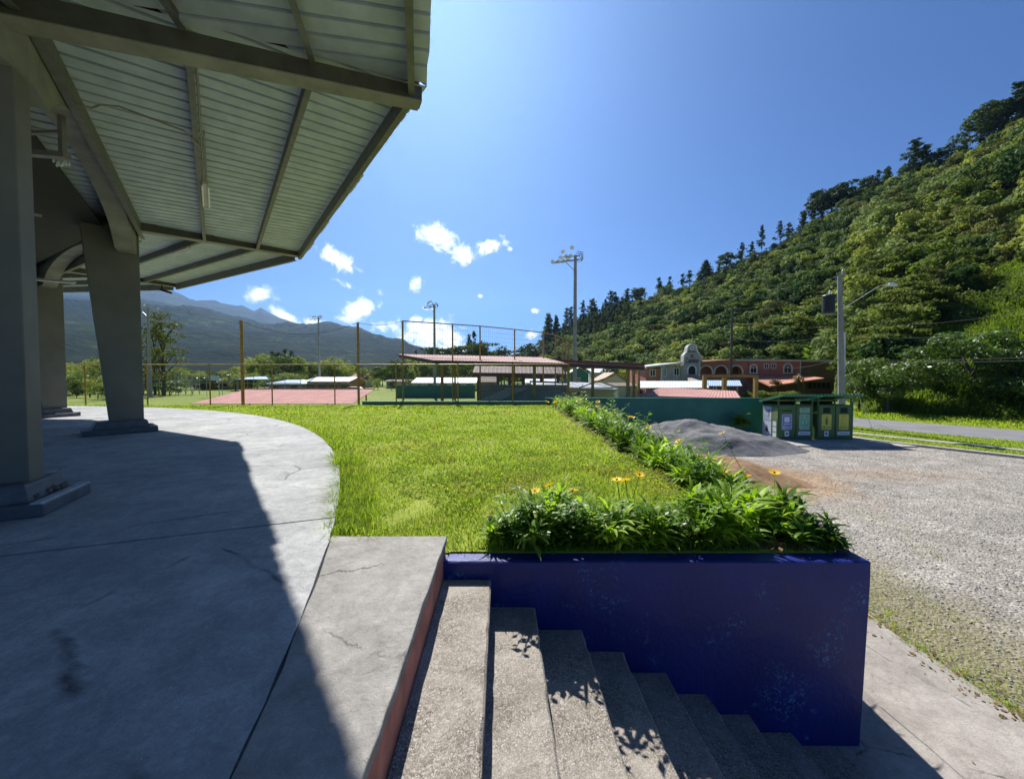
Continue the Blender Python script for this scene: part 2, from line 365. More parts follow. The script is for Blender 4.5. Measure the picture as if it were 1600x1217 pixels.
M['broad'] = leafmat('broad_leaf', (.04, .085, .016), (.08, .14, .028), (.15, .21, .05), .35, .5, .4, .3)
M['layer'] = leafmat('feathery_leaf', (.075, .11, .022), (.13, .17, .035), (.21, .25, .06), .42, .2, .65, .12, tcol=(1.1, 1.15, .75))
M['dead'] = leafmat('dry_leaf', (.10, .06, .03), (.2, .13, .06), (.30, .22, .12), .2, 2, .7, .2)

def m_ground():
    m, t = new_mat('valley_grass'); co = geo_pos(t)
    f = mth(t, 'ADD', mth(t, 'MULTIPLY', noise_tex(t, co, .06, 6), .6), mth(t, 'MULTIPLY', noise_tex(t, co, 4, 5), .4))
    finish(t, ramp(t, f, [(.3, (.10, .14, .02)), (.5, (.16, .21, .03)), (.7, (.23, .26, .05))]), .9, noise_tex(t, co, 30, 4), .5, .03, spec=.2); return m
M['ground'] = m_ground()
def m_lawn():
    m, t = new_mat('lawn_soil_and_thatch'); co = geo_pos(t)
    f = mth(t, 'ADD', mth(t, 'MULTIPLY', noise_tex(t, co, .8, 6), .45), mth(t, 'MULTIPLY', noise_tex(t, co, 30, 5), .55))
    finish(t, ramp(t, f, [(.3, (.13, .17, .018)), (.5, (.22, .27, .03)), (.68, (.31, .33, .07))]), .9, noise_tex(t, co, 60, 4), .6, .02, spec=.2); return m
M['lawn'] = m_lawn()
def m_gravel():
    m, t = new_mat('gravel'); co = geo_pos(t)
    v = nd(t, 'ShaderNodeTexVoronoi', inp={'Scale': 26.0}); t.links.new(co, v.inputs['Vector'])
    sp = nd(t, 'ShaderNodeSeparateColor'); t.links.new(v.outputs['Color'], sp.inputs[0])
    st = ramp(t, sp.outputs[0], [(0, (.11, .105, .10)), (.45, (.235, .222, .205)), (.8, (.39, .37, .335)), (1, (.53, .505, .465))])
    dust = ramp(t, noise_tex(t, co, 1.1, 8, .7, .5), [(.35, (.22, .20, .172)), (.55, (.33, .307, .27)), (.7, (.42, .39, .345))])
    k = ramp(t, noise_tex(t, co, .45, 5, .6), [(.35, (.25, .25, .25)), (.65, (.75, .75, .75))])
    col = mixc(t, k, st, dust)
    sx = nd(t, 'ShaderNodeSeparateXYZ'); t.links.new(co, sx.inputs[0])
    def zone(cx, cy, rx, ry, lo=.2, hi=1.0, ns=1.6):
        a = mth(t, 'DIVIDE', mth(t, 'SUBTRACT', sx.outputs[0], cx), rx); b = mth(t, 'DIVIDE', mth(t, 'SUBTRACT', sx.outputs[1], cy), ry)
        r = mth(t, 'SQRT', mth(t, 'ADD', mth(t, 'MULTIPLY', a, a), mth(t, 'MULTIPLY', b, b)))
        r = mth(t, 'ADD', r, mth(t, 'MULTIPLY', mth(t, 'SUBTRACT', noise_tex(t, co, ns, 7, .7, .4), .5), 1.5))
        mr = nd(t, 'ShaderNodeMapRange', interpolation_type='SMOOTHSTEP', inp={'From Min': lo, 'From Max': hi, 'To Min': 1.0, 'To Max': 0.0}); t.links.new(r, mr.inputs[0]); return mr.outputs[0]
    soil = ramp(t, noise_tex(t, co, 12, 6, .7), [(.3, (.22, .13, .06)), (.6, (.38, .25, .13)), (.75, (.44, .33, .20))])
    col = mixc(t, mth(t, 'MULTIPLY', zone(8.2, 12.2, 2.6, 3.4), .9), col, soil)
    col = mixc(t, mth(t, 'MULTIPLY', zone(12.0, 12.6, 4.5, 1.4), .3), col, soil)
    rut = ramp(t, noise_tex(t, co, .8, 8, .75, 1.5), [(.42, (.80, .79, .77)), (.6, (1.1, 1.09, 1.07))]); col = mixc(t, 1.0, col, rut, 'MULTIPLY')
    weed = ramp(t, noise_tex(t, co, 14, 6, .7), [(.3, (.11, .095, .05)), (.55, (.20, .18, .10)), (.68, (.20, .21, .08)), (.8, (.30, .27, .17))])
    col = mixc(t, mth(t, 'MULTIPLY', zone(5.3, 4.6, 1.3, 4.2, .1, 1.3, 2.2), .9), col, weed)
    col = mixc(t, mth(t, 'MULTIPLY', zone(4.3, 8.0, 1.2, 4.0, .1, 1.2, 2.2), .6), col, weed)
    h = mth(t, 'ADD', mth(t, 'MULTIPLY', noise_tex(t, co, 1.1, 6, .7, .6), 3.0), mth(t, 'SUBTRACT', noise_tex(t, co, 5, 6, .7), mth(t, 'MULTIPLY', v.outputs['Distance'], .8)))
    finish(t, col, .88, h, .9, .03, spec=.3); return m
M['gravel'] = m_gravel()
def m_pile(name, cols, sc=1.0):
    m, t = new_mat(name); co = geo_pos(t)
    f = mth(t, 'ADD', mth(t, 'MULTIPLY', noise_tex(t, co, 1.6 * sc, 8, .7, .8), .6), mth(t, 'MULTIPLY', noise_tex(t, co, 40, 5, .7), .4))
    h = mth(t, 'ADD', noise_tex(t, co, 5, 8, .75), mth(t, 'MULTIPLY', noise_tex(t, co, 60, 4), .4))
    finish(t, ramp(t, f, [(.3, cols[0]), (.5, cols[1]), (.68, cols[2])]), .9, h, .9, .05, spec=.3); return m
M['pile'] = m_pile('dark_sand', ((.10, .10, .105), (.165, .165, .17), (.25, .25, .255)))
M['soil'] = m_pile('brown_soil', ((.16, .09, .045), (.26, .16, .085), (.36, .25, .15)))
M['bed'] = m_pile('bed_soil', ((.05, .035, .02), (.10, .07, .04), (.17, .13, .08)))
def m_blue():
    m, t = new_mat('blue_gloss_paint'); co = geo_pos(t)
    a = noise_tex(t, co, 1.6, 5); col = ramp(t, a, [(.35, (.003, .012, .13)), (.65, (.005, .019, .18))])
    ch = mth(t, 'MULTIPLY', ramp(t, noise_tex(t, co, 24, 8, .8, 1.0), [(.545, (0, 0, 0)), (.59, (1, 1, 1))]), ramp(t, noise_tex(t, co, 2.3, 4, .6), [(.55, (0, 0, 0)), (.66, (1, 1, 1))]))
    col = mixc(t, mth(t, 'MULTIPLY', ch, .85), col, (.06, .30, .60))
    mold = ramp(t, noise_tex(t, co, 7, 8, .8, .6), [(.55, (0, 0, 0)), (.8, (1, 1, 1))])
    col = mixc(t, mth(t, 'MULTIPLY', mold, .35), col, (.03, .03, .05))
    h = mth(t, 'ADD', noise_tex(t, co, 22, 6, .6), mth(t, 'MULTIPLY', ch, -.5))
    finish(t, col, mth(t, 'ADD', .34, mth(t, 'MULTIPLY', noise_tex(t, co, 3, 5), .25)), h, .35, .014, spec=.3, coat=.12); return m
M['blue'] = m_blue()
def m_hill():
    m, t = new_mat('hillside_undergrowth'); co = geo_pos(t)
    f = mth(t, 'ADD', mth(t, 'MULTIPLY', noise_tex(t, co, .1, 6, .6), .5), mth(t, 'MULTIPLY', noise_tex(t, co, 1.6, 6, .7), .5))
    col = ramp(t, f, [(.3, (.035, .06, .012)), (.5, (.07, .115, .018)), (.68, (.12, .17, .03))])
    finish(t, col, .9, noise_tex(t, co, 3, 8, .75), 1.0, .5, spec=.15); return m
M['hill'] = m_hill()
def m_mount():
    m, t = new_mat('far_forest'); co = geo_pos(t)
    v = nd(t, 'ShaderNodeTexVoronoi', inp={'Scale': .045}); t.links.new(mixc(t, .5, co, co), v.inputs['Vector'])
    f = mth(t, 'ADD', mth(t, 'MULTIPLY', noise_tex(t, co, .0035, 8, .66, .5), .5), mth(t, 'MULTIPLY', noise_tex(t, co, .022, 6, .75), .5))
    col = ramp(t, f, [(.38, (.004, .012, .005)), (.5, (.010, .024, .009)), (.58, (.034, .058, .016)), (.66, (.13, .155, .05))])
    h = mth(t, 'ADD', noise_tex(t, co, .02, 8, .75), mth(t, 'MULTIPLY', v.outputs['Distance'], -.4))
    finish(t, col, .95, h, 1.0, 45, spec=.05); return m
M['mount'] = m_mount()

# =================================================================== GROUND
GZ = -0.08
def sheet(name, poly, z, mat, parent=None, kind='structure'):
    b = MB(); b.add([(x, y, z) for x, y in poly], [tuple(range(len(poly)))])
    return tag(b.build(name, mat, parent), kind=kind)
sheet('ground', [(-8000, -300), (5000, -300), (5000, 6600), (-8000, 6600)], GZ - .02, M['ground'])
HN = Vector((.88, .475, 0)); HT = Vector((-.475, .88, 0))
def ds(d, s): p = HN * d + HT * s; return (p.x, p.y)
sheet('playing_field', [(-70, 26), (9, 26), (9, 120), (-70, 120)], GZ - .008, M['ground'])
# road, verges, pavement beside the gravel lot
sheet('road', [ds(31.3, -40), ds(37.8, -40), ds(37.8, 45), ds(31.3, 45)], GZ + .012, M['asphalt'])
sheet('grass_verge', [ds(24.9, -3.6), ds(31.3, -3.6), ds(31.3, 45), ds(24.9, 45)], GZ + .004, M['ground'])
sheet('far_verge', [ds(37.8, -40), ds(43, -40), ds(43, 45), ds(37.8, 45)], GZ + .006, M['ground'])
gp = [(2.6, -6), ds(24.9, -18), ds(24.9, -6), ds(24.9, 16), (5, 21.4), (2.6, 21.4)]
sheet('gravel_lot', [(2.6, -8), (33.5, -8), ds(31.3, -12), ds(31.3, -3.6), ds(24.9, -3.6), ds(24.9, 12), (14, 22.5), (2.6, 22.5)], GZ - .002, M['gravel'])
b = MB(); b.hexa([(*ds(24.75, -3.6), GZ - .05), (*ds(25.05, -3.6), GZ - .05), (*ds(25.05, 16), GZ - .05), (*ds(24.75, 16), GZ - .05), (*ds(24.75, -3.6), GZ + .1), (*ds(25.05, -3.6), GZ + .1), (*ds(25.05, 16), GZ + .1), (*ds(24.75, 16), GZ + .1)])
tag(b.build('kerb', M['kerb'], bevel=.015), kind='structure')
b = MB(); b.hexa([(*ds(27.2, -1.2), GZ - .05), (*ds(27.75, -1.2), GZ - .05), (*ds(27.75, 30), GZ - .05), (*ds(27.2, 30), GZ - .05), (*ds(27.2, -1.2), GZ + .04), (*ds(27.75, -1.2), GZ + .04), (*ds(27.75, 30), GZ + .04), (*ds(27.2, 30), GZ + .04)])
tag(b.build('pavement', M['kerb']), kind='structure')
b = MB(); b.bar((*ds(25.0, -4.1), GZ + .06), (*ds(28.3, -4.1), GZ + .06), .3, .22)
tag(b.build('kerb', M['kerb'], bevel=.02), kind='structure')
sheet('driveway_apron', [ds(25.2, -9), ds(31.3, -10), ds(31.3, -4.4), ds(25.2, -4.2)], GZ + .004, M['path'])
# sidewalk at the foot of the stairs
b = MB()
ny = 46; pts = []
for i in range(ny):
    y = -6 + i * .62; pts.append((4.72 + .16 * mn.noise(Vector((y * .9, 3.1, 0))) + .05 * mn.noise(Vector((y * 5, 1, 0))), y))
poly = [(2.2, -6)] + pts + [(2.2, pts[-1][1])]
b.prism(poly, GZ - .2, GZ + .025)
sw = tag(b.build('sidewalk', M['path']), kind='structure')
b = MB(); b.prism([(12.7, 17.6), (18.5, 17.4), (18.6, 18.9), (18.1, 21.3), (12.9, 21.3)], GZ - .1, GZ + .05)
tag(b.build('concrete_pad', M['kerb'], bevel=.01), kind='structure')

# =================================================================== TERRACE
FC = (-23.71, -4.43); FR = 23.43; ZT = 1.7
def fpt(a, r): return (FC[0] + r * math.cos(a), FC[1] + r * math.sin(a))
b = MB(); arc = [fpt(R(a), FR - .05) for a in range(-60, 131, 2)]
b.prism(arc + [fpt(R(130), 6)] + [fpt(R(-60), 6)], -.1, ZT - .03)
terr = tag(b.build('terrace_floor', M['plinth']), kind='structure')
def jit(x, s, k): return k * mn.noise(Vector((x * s, 7.7, 1.3)))
JO = [-58, -45, -32, -20, -9, .8, 7.4, 14.0, 20.6, 27.2, 33.8, 40.4, 47, 53.6, 60.2, 66.8, 73.4, 80, 90, 100, 128]
for i in range(len(JO) - 1):
    a0, a1 = R(JO[i]) + .0002, R(JO[i + 1]) - .0002
    n = 14
    outer = []
    for k in range(n + 1):
        a = a0 + (a1 - a0) * k / n; outer.append(fpt(a, FR + jit(a * 300, 1.0, .012) + jit(a * 1300, 1, .008)))
    for rr0, rr1 in ((17.0, FR),):
        poly = []
        for k in range(12): 
            r = 8 + (FR - 8) * k / 12; off = jit(r, 2.2, .006) + .004
            poly.append((FC[0] + r * math.cos(a0) - off * math.sin(a0), FC[1] + r * math.sin(a0) + off * math.cos(a0)))
        poly += outer
        for k in range(11, -1, -1):
            r = 8 + (FR - 8) * k / 12; off = jit(r + i * 3, 2.2, .006) + .004
            poly.append((FC[0] + r * math.cos(a1) + off * math.sin(a1), FC[1] + r * math.sin(a1) - off * math.cos(a1)))
    b = MB(); b.prism(poly, ZT - .28, ZT + RNG.uniform(-.003, .003))
    b.build('concrete_slab', M['floor'], terr)
# landing slab beside the stairs
SY = 3.2
def edge_x(k, y):   # x of the right hand edge of tread k (0 = landing) at depth y
    return [-.572, -.176, .197, .597, .95, 1.317, 1.67, 2.03, 2.4, 2.80][k] - .028 * (y - SY)
b = MB(); poly = []
for k in range(40):
    y = 3.35 - k * .17
    dx = y - FC[1]; x = FC[0] + math.sqrt(FR * FR - dx * dx) + .013 + jit(y, 3.1, .009) + jit(y, 14, .008)
    poly.append((x, y))
right = []
for k in range(60):
    y = -3.2 + k * (3.35 + 3.2) / 59.0; right.append((edge_x(0, y) + jit(y, 5, .006) + jit(y, 21, .006), y))
b.prism(poly + right, ZT - .055, ZT + .004, 0, None)
b.build('landing_slab', [M['landing']], terr, bevel=.008)
b = MB(); b.prism([(poly[0][0] + .5, 3.33), (edge_x(0, -3.2) - .25, -3.2)] + [(edge_x(0, y) - .010, y) for y in (-3.2, 0, 3.33)], -.1, ZT - .057)
b.prism([(poly[0][0] + .06, 3.34), (poly[0][0] + .48, 3.34), (edge_x(0, 3.34) - .012, 3.345), (edge_x(0, 3.34) - .012, 3.336), (poly[0][0] + .06, 3.30)], ZT - .3, ZT - .06)
b.build('landing_side', M['landing_side'], terr)

# =================================================================== STAIRS
TZ = [1.394, 1.157, .963, .774, .59, .405, .225, .067, -.05]
st = thing('concrete_stairs', 'exposed aggregate concrete stairs going down beside the blue wall', 'stairs', (.9, 0, 0))
for k, z in enumerate(TZ):
    b = MB(); n = 70; ys = [-3.2 + i * (SY + 3.2 - .004) / (n - 1) for i in range(n)]
    V = []; 
    for y in ys:
        xl = edge_x(k, y) - (.02 if k else .006); xr = edge_x(k + 1, y)
        ch = max(0, mn.noise(Vector((y * 6.5, k * 9.1, 0)))) * .022 + mn.noise(Vector((y * 23, k * 3.3, 5))) * .005
        V.append([(xl, y, z + .0015 * (k % 2)), (xr - .012 - ch, y, z), (xr - ch * .5, y, z - .014 - ch * .8), (xr - .006 + mn.noise(Vector((y * 4, k, 2))) * .004, y, z - .14), (xr - .006, y, -.35), (xl, y, -.35)])
    vs = [p for row in V for p in row]
    for i in range(n - 1):
        for j in range(6):
            j2 = (j + 1) % 6; fs = [(i * 6 + j, i * 6 + j2, (i + 1) * 6 + j2, (i + 1) * 6 + j)]
            b2 = len(b.f); b.f += [tuple(f) for f in fs]; b.m += [1 if j in (2, 3) else 0]
    b.v = vs; b.f += [tuple(range(5, -1, -1)), tuple((n - 1) * 6 + j for j in range(6))]; b.m += [0, 0]
    b.build('step', [M['agg'], M['agg_side']], st)

# =================================================================== BLUE RETAINING WALL
WT = 1.531
rw = thing('retaining_wall', 'dark blue painted retaining wall with chipped gloss paint beside the stairs', 'wall', (1.2, 3.28, GZ))
b = MB()
xl, xr, xb = -.66, 3.04, 2.97
nx, nz = 38, 12
def wall_pt(u, w, y):
    x0 = xl; x1 = xb + (xr - xb) * w
    return (x0 + (x1 - x0) * u, y, -.35 + (WT + .35) * w)
vs = []; 
for j in range(nz + 1):
    for i in range(nx + 1):
        p = wall_pt(i / nx, j / nz, SY); e = .006 * mn.noise(Vector((p[0] * 1.7, p[2] * 1.7, 3)))
        vs.append((p[0], SY + e + (.008 if j == nz else 0), p[2] - (.0 if j < nz else .0)))
fs = [(j * (nx + 1) + i, j * (nx + 1) + i + 1, (j + 1) * (nx + 1) + i + 1, (j + 1) * (nx + 1) + i) for j in range(nz) for i in range(nx)]
top0 = nz * (nx + 1); k0 = len(vs)
for i in range(nx + 1): vs.append((xl + (xr - xl) * i / nx, SY + .022, WT + .010 + .003 * mn.noise(Vector((i * .7, 0, 0)))))
for i in range(nx + 1): vs.append((xl + (xr - xl) * i / nx, SY + .17, WT + .010))
for i in range(nx):
    fs.append((top0 + i, top0 + i + 1, k0 + i + 1, k0 + i)); fs.append((k0 + i, k0 + i + 1, k0 + nx + 2 + i, k0 + nx + 1 + i))
b.add(vs, fs)
b.add([(xl, SY + .17, -.35), (xr, SY + .17, -.35), (xr, SY + .17, WT + .01), (xl, SY + .17, WT + .01)], [(0, 1, 2, 3)])
b.add([(xb, SY, -.35), (xb, SY + .17, -.35), (xr, SY + .17, WT + .01), (xr, SY + .022, WT + .01), (xr, SY + .008, WT)], [(0, 1, 2, 3, 4)])
b.build('front_wall', M['blue'], rw)
b = MB(); b.hexa([(xb - .17, SY + .172, -.35), (xb, SY + .172, -.35), (3.85, 21.3, -.35), (3.68, 21.3, -.35), (xr - .17, SY + .172, WT + .008), (xr, SY + .172, WT + .008), (3.9, 21.3, WT), (3.73, 21.3, WT)])
b.build('side_wall', M['blue'], rw)

# =================================================================== LAWN BODY
ZL = 1.555
nl = 60; poly = []
for k in range(nl + 1):
    a = R(19.2 + (100 - 19.2) * k / nl); poly.append(fpt(a, FR + .012))
poly = [(-.55, SY + .172)] + [(-.55, 3.352), (-1.52, 3.352)] + [p for p in poly if p[1] > 3.36 and p[0] < -1.5]
poly = poly + [(-27.5, 21.45), (3.72, 21.45), (2.86, SY + .172)]
b = MB(); b.prism(poly[::-1], GZ - .3, ZL)
lawn = tag(b.build('lawn', M['lawn']), kind='structure')
LAWN = poly
b = MB(); b.prism([(1.92, 3.42), (2.85, 3.42), (3.68, 21.3), (2.0, 21.3), (2.2, 9), (2.35, 6)], ZL - .2, ZL + .015)
tag(b.build('flower_bed', M['bed']), kind='structure')

# =================================================================== PAVILION (round open building)
PC = (-21.94, -4.19)
ANG = [25.6, 49.6, 72.7, 96.5, 120]
ANG0 = [1.6] + ANG
RE = 22.97
def pp(a, r, t=0.0):
    a = R(a); return (PC[0] + r * math.cos(a) - t * math.sin(a), PC[1] + r * math.sin(a) + t * math.cos(a))
pav = thing('pavilion', 'round open pavilion with tapered grey columns and corrugated metal roof', 'building', (PC[0], PC[1], ZT))
def zs(ap): return 7.33 + (ap - 22.5) * .05      # underside of the roof sheets
COLS = [(26.3, 18.75, .25), (49.6, 18.80, .40), (72.9, 19.02, .40), (96.5, 18.9, .40), (120, 18.9, .4), (1.6, 18.7, .28)]
for ci, (a, ro, th) in enumerate(COLS):
    h = th / 2; zb, zt = 2.0, 6.9
    b = MB()
    ri_b, ri_t = ro - .62, ro - 1.02
    b.hexa([(*pp(a, ri_b, -h), zb), (*pp(a, ro, -h), zb), (*pp(a, ro, h), zb), (*pp(a, ri_b, h), zb), (*pp(a, ri_t, -h), zt), (*pp(a, ro, -h), zt), (*pp(a, ro, h), zt), (*pp(a, ri_t, h), zt)])
    c = b.build('column', M['column'], pav, bevel=.012)
    b = MB(); q = .45
    b.hexa([(*pp(a, ro - 1.1, -q), ZT), (*pp(a, ro + .24, -q), ZT), (*pp(a, ro + .24, q), ZT), (*pp(a, ro - 1.1, q), ZT), (*pp(a, ro - 1.1, -q), ZT + .13), (*pp(a, ro + .24, -q), ZT + .13), (*pp(a, ro + .24, q), ZT + .13), (*pp(a, ro - 1.1, q), ZT + .13)])
    b.hexa([(*pp(a, ro - .95, -.36), ZT + .128), (*pp(a, ro + .10, -.36), ZT + .128), (*pp(a, ro + .10, .36), ZT + .128), (*pp(a, ro - .95, .36), ZT + .128), (*pp(a, ro - .85, -.31), ZT + .31), (*pp(a, ro + .05, -.31), ZT + .31), (*pp(a, ro + .05, .31), ZT + .31), (*pp(a, ro - .85, .31), ZT + .31)])
    LOC[c.name] = Vector((PC[0], PC[1], ZT))
    b.build('plinth', M['plinth'], c, bevel=.02)
    b = MB()   # bare worn nosing of the plinth on its outer side
    b.hexa([(*pp(a, ro + .15, -q), ZT + .132), (*pp(a, ro + .243, -q - .002), ZT + .132), (*pp(a, ro + .243, q + .002), ZT + .132), (*pp(a, ro + .15, q), ZT + .132), (*pp(a, ro + .15, -q), ZT + .15), (*pp(a, ro + .225, -q), ZT + .15), (*pp(a, ro + .225, q), ZT + .15), (*pp(a, ro + .15, q), ZT + .15)])
    b.build('plinth_nosing', M['plinth_edge'], c)
# lumps of broken mortar on the near plinth
b = MB()
for k in range(14):
    t = -.28 + k * .045; p = pp(26.3, 18.78 + .08 * random.random(), t); s = .02 + .03 * random.random(); b.lathe([(.001, ZT + .31 - .17), (s * 1.2, ZT + .16), (s, ZT + .17 + s * .6), (.001, ZT + .17 + s)], p[0], p[1], 6)
tag(b.build('mortar_rubble', M['rubble'], None), 'lumps of broken brown mortar lying on the near column plinth', 'rubble', kind='stuff')
# rafters along the corners of the polygon
RAF = [(1.6, 6.85, 7.05, .27, .21), (25.6, 6.64, 7.04, .27, .20), (49.6, 6.93, 7.20, .36, .20), (72.7, 6.95, 7.20, .33, .2), (96.5, 6.95, 7.2, .33, .2), (120, 6.95, 7.2, .33, .2)]
for a, z0, z1, h0, h1 in RAF:
    b = MB(); w = .09
    r0, r1 = 14.5, 22.86; zi = z0 - (z1 - z0) * (18.9 - r0) / 4.0
    b.hexa([(*pp(a, r0, -w), zi), (*pp(a, r1, -w), z1), (*pp(a, r1, w), z1), (*pp(a, r0, w), zi), (*pp(a, r0, -w), zi + h0 + .06), (*pp(a, r1, -w), z1 + h1), (*pp(a, r1, w), z1 + h1), (*pp(a, r0, w), zi + h0 + .06)])
    rf = b.build('rafter', M['rafter'], pav); LOC[rf.name] = LOC[pav.name]
    b = MB()   # paler bottom flange standing proud
    b.hexa([(*pp(a, r0, -w - .025), zi - .018), (*pp(a, r1 - .02, -w - .025), z1 - .018), (*pp(a, r1 - .02, w + .025), z1 - .018), (*pp(a, r0, w + .025), zi - .018), (*pp(a, r0, -w - .025), zi - .002), (*pp(a, r1 - .02, -w - .025), z1 - .002), (*pp(a, r1 - .02, w + .025), z1 - .002), (*pp(a, r0, w + .025), zi - .002)])
    b.build('bottom_flange', M['arch'], rf)
def bay_frame(a0, a1, r):    # chord between two corners at radius r
    p = Vector((*pp(a0, r), 0)); q = Vector((*pp(a1, r), 0)); return p, q
for bi in range(len(ANG0) - 1):
    a0, a1 = ANG0[bi], ANG0[bi + 1]; am = (a0 + a1) / 2; ha = R(a1 - a0) / 2
    dn = Vector((math.cos(R(am)), math.sin(R(am)), 0)); dt = Vector((-dn.y, dn.x, 0)); c0 = Vector((PC[0], PC[1], 0))
    # purlins parallel to the eave
    for ap, hh, ww in ((18.46, .42, .07), (19.72, .17, .06), (21.0, .17, .06), (22.20, .24, .07)):
        hl = ap * math.tan(ha) - .1
        z1 = zs(ap) - .004; b = MB()
        P = c0 + dn * ap
        A = P - dt * hl; B = P + dt * hl
        b.bar((A.x, A.y, z1 - hh / 2), (B.x, B.y, z1 - hh / 2), ww * .25, hh)
        b.bar((A.x + dn.x * ww * .5, A.y + dn.y * ww * .5, z1 - hh - .004), (B.x + dn.x * ww * .5, B.y + dn.y * ww * .5, z1 - hh - .004), ww * 1.25, .012)
        b.build('purlin', M['purlin'], pav)
    # corrugated roof sheets, ribs at right angles to the eave
    api, apo = 12.5, 22.45; hw = apo * math.tan(ha) - .002; sw_ = 1.02; x = -hw; si = 0
    while x < hw - .01:
        x1 = min(x + sw_, hw); prof = []; p = .255; k = 0; xx = x
        cols = int(round((x1 - x) / p)); p2 = (x1 - x) / max(1, cols)
        for k in range(cols): prof += [(x + k * p2, 0), (x + k * p2 + p2 * .78, 0), (x + k * p2 + p2 * .81, .045), (x + k * p2 + p2 * .95, .045)]
        prof.append((x1, 0 if cols else 0)); b = MB(); lift = .003 * (si % 2)
        oj = RNG.uniform(-.02, .03); slips = []
        for (u, hgt) in prof:
            lim = abs(u) / math.tan(ha); i0 = max(api, lim); row = []
            for ap_ in (i0, (i0 + apo + oj) / 2, max(apo + oj * (abs(u) < hw - .5), i0)):
                q = c0 + dn * ap_ + dt * u; row.append((q.x, q.y, zs(ap_) + hgt + lift))
            slips.append(row)
        n3 = 3
        vs = [pt for row in slips for pt in row]; nvt = len(vs)
        vs += [(a_, b_, c_ + .006) for a_, b_, c_ in vs]
        fs = []; 
        for i in range(len(slips) - 1):
            for j in range(2):
                fs.append((i * 3 + j, i * 3 + j + 1, (i + 1) * 3 + j + 1, (i + 1) * 3 + j))
        nf = len(fs)
        b.add(vs, fs, 0); base = 0
        b.f += [tuple(nvt + i for i in f[::-1]) for f in fs]; b.m += [1] * nf
        for i in range(len(slips) - 1): b.f.append((i * 3 + 2, (i + 1) * 3 + 2, nvt + (i + 1) * 3 + 2, nvt + i * 3 + 2)); b.m.append(1)
        b.build('roof_sheet', [M['sheet'], M['sheet_red']], pav)
        x = x1; si += 1
    # hip flashing closing the joint over the next rafter
    b = MB(); hA, hB = pp(a1, 13.0), pp(a1, apo / math.cos(ha) - .10); z0_, z1_ = zs(13.0 * math.cos(ha)) + .055, zs(apo) + .055
    b.bar((*hA, z0_), (*hB, z1_), .5, .02); b.build('hip_flashing', M['purlin'], pav)
    # arched ring beam between the columns
    ro_, ri_ = 18.80, 18.45
    aa, ab = (26.3 if abs(a0 - 25.6) < .1 else a0), (26.3 if abs(a1 - 25.6) < .1 else a1)
    ns = 36; zsp, zap = 6.25, 6.98
    outer = []; inner = []
    for rr, lst in ((ro_, outer), (ri_, inner)):
        A = Vector((*pp(aa, rr), 0)); B = Vector((*pp(ab, rr), 0))
        for k in range(ns + 1):
            s = k / ns; P = A.lerp(B, s); e = (s - .5) / .40
            z = zsp if abs(e) >= 1 else zsp + (zap - zsp) * math.sqrt(1 - e * e)
            lst.append((P.x, P.y, z))
    b = MB(); vs = []; zt_ = zs(18.3) - .02
    for (o_, i_) in zip(outer, inner): vs += [o_, (o_[0], o_[1], zt_), (i_[0], i_[1], zt_), i_]
    fs = []
    for k in range(ns):
        for j in range(4): j2 = (j + 1) % 4; fs.append((k * 4 + j, k * 4 + j2, (k + 1) * 4 + j2, (k + 1) * 4 + j))
    b.add(vs, fs); b.build('arch_beam', M['arch'], pav)
    # inner drum wall above the ring of rooms
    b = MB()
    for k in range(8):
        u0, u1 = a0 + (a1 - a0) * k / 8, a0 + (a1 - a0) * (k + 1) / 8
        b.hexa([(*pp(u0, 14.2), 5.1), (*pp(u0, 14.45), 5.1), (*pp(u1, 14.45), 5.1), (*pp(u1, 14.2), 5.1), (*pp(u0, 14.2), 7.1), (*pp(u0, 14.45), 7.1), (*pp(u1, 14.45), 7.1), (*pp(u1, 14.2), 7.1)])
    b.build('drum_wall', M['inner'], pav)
    # ceiling sheet over the inner ring, interior shade put into its near-black colour
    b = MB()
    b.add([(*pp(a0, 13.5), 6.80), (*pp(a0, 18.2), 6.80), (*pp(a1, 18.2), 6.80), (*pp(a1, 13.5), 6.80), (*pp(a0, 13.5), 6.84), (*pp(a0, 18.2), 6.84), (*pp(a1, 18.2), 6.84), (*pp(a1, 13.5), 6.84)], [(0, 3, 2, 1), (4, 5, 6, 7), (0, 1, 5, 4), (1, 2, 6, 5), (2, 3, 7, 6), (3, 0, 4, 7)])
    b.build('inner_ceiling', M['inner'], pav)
# conduit along the first purlin of the second bay
def bayp(bi, ap, t, z):
    a0, a1 = ANG0[bi], ANG0[bi + 1]; am = R((a0 + a1) / 2); dn = Vector((math.cos(am), math.sin(am), 0)); dt = Vector((-dn.y, dn.x, 0))
    q = Vector((PC[0], PC[1], 0)) + dn * ap + dt * t; return (q.x, q.y, z)
zc = zs(19.8) - .20
b = MB(); b.tube([bayp(1, 19.80, -4.0, zc + .1), bayp(1, 19.82, -3.4, zc), bayp(1, 19.82, -1.4, zc), bayp(1, 19.82, -.2, zc)], .016, 6)
b.tube([bayp(1, 19.86, -2.2, zc - .01), bayp(1, 19.86, -.2, zc - .01)], .014, 6)
b.tube([bayp(1, 19.82, -1.6, zc), bayp(1, 19.6, -2.0, zc), bayp(1, 18.9, -2.1, zc + .02), bayp(1, 18.72, -2.15, zc - .06), bayp(1, 18.64, -2.2, 6.83), bayp(1, 18.45, -2.25, 6.80), bayp(1, 18.1, -2.3, 6.79)], .014, 6)
b.build('conduit', M['conduit'], pav)
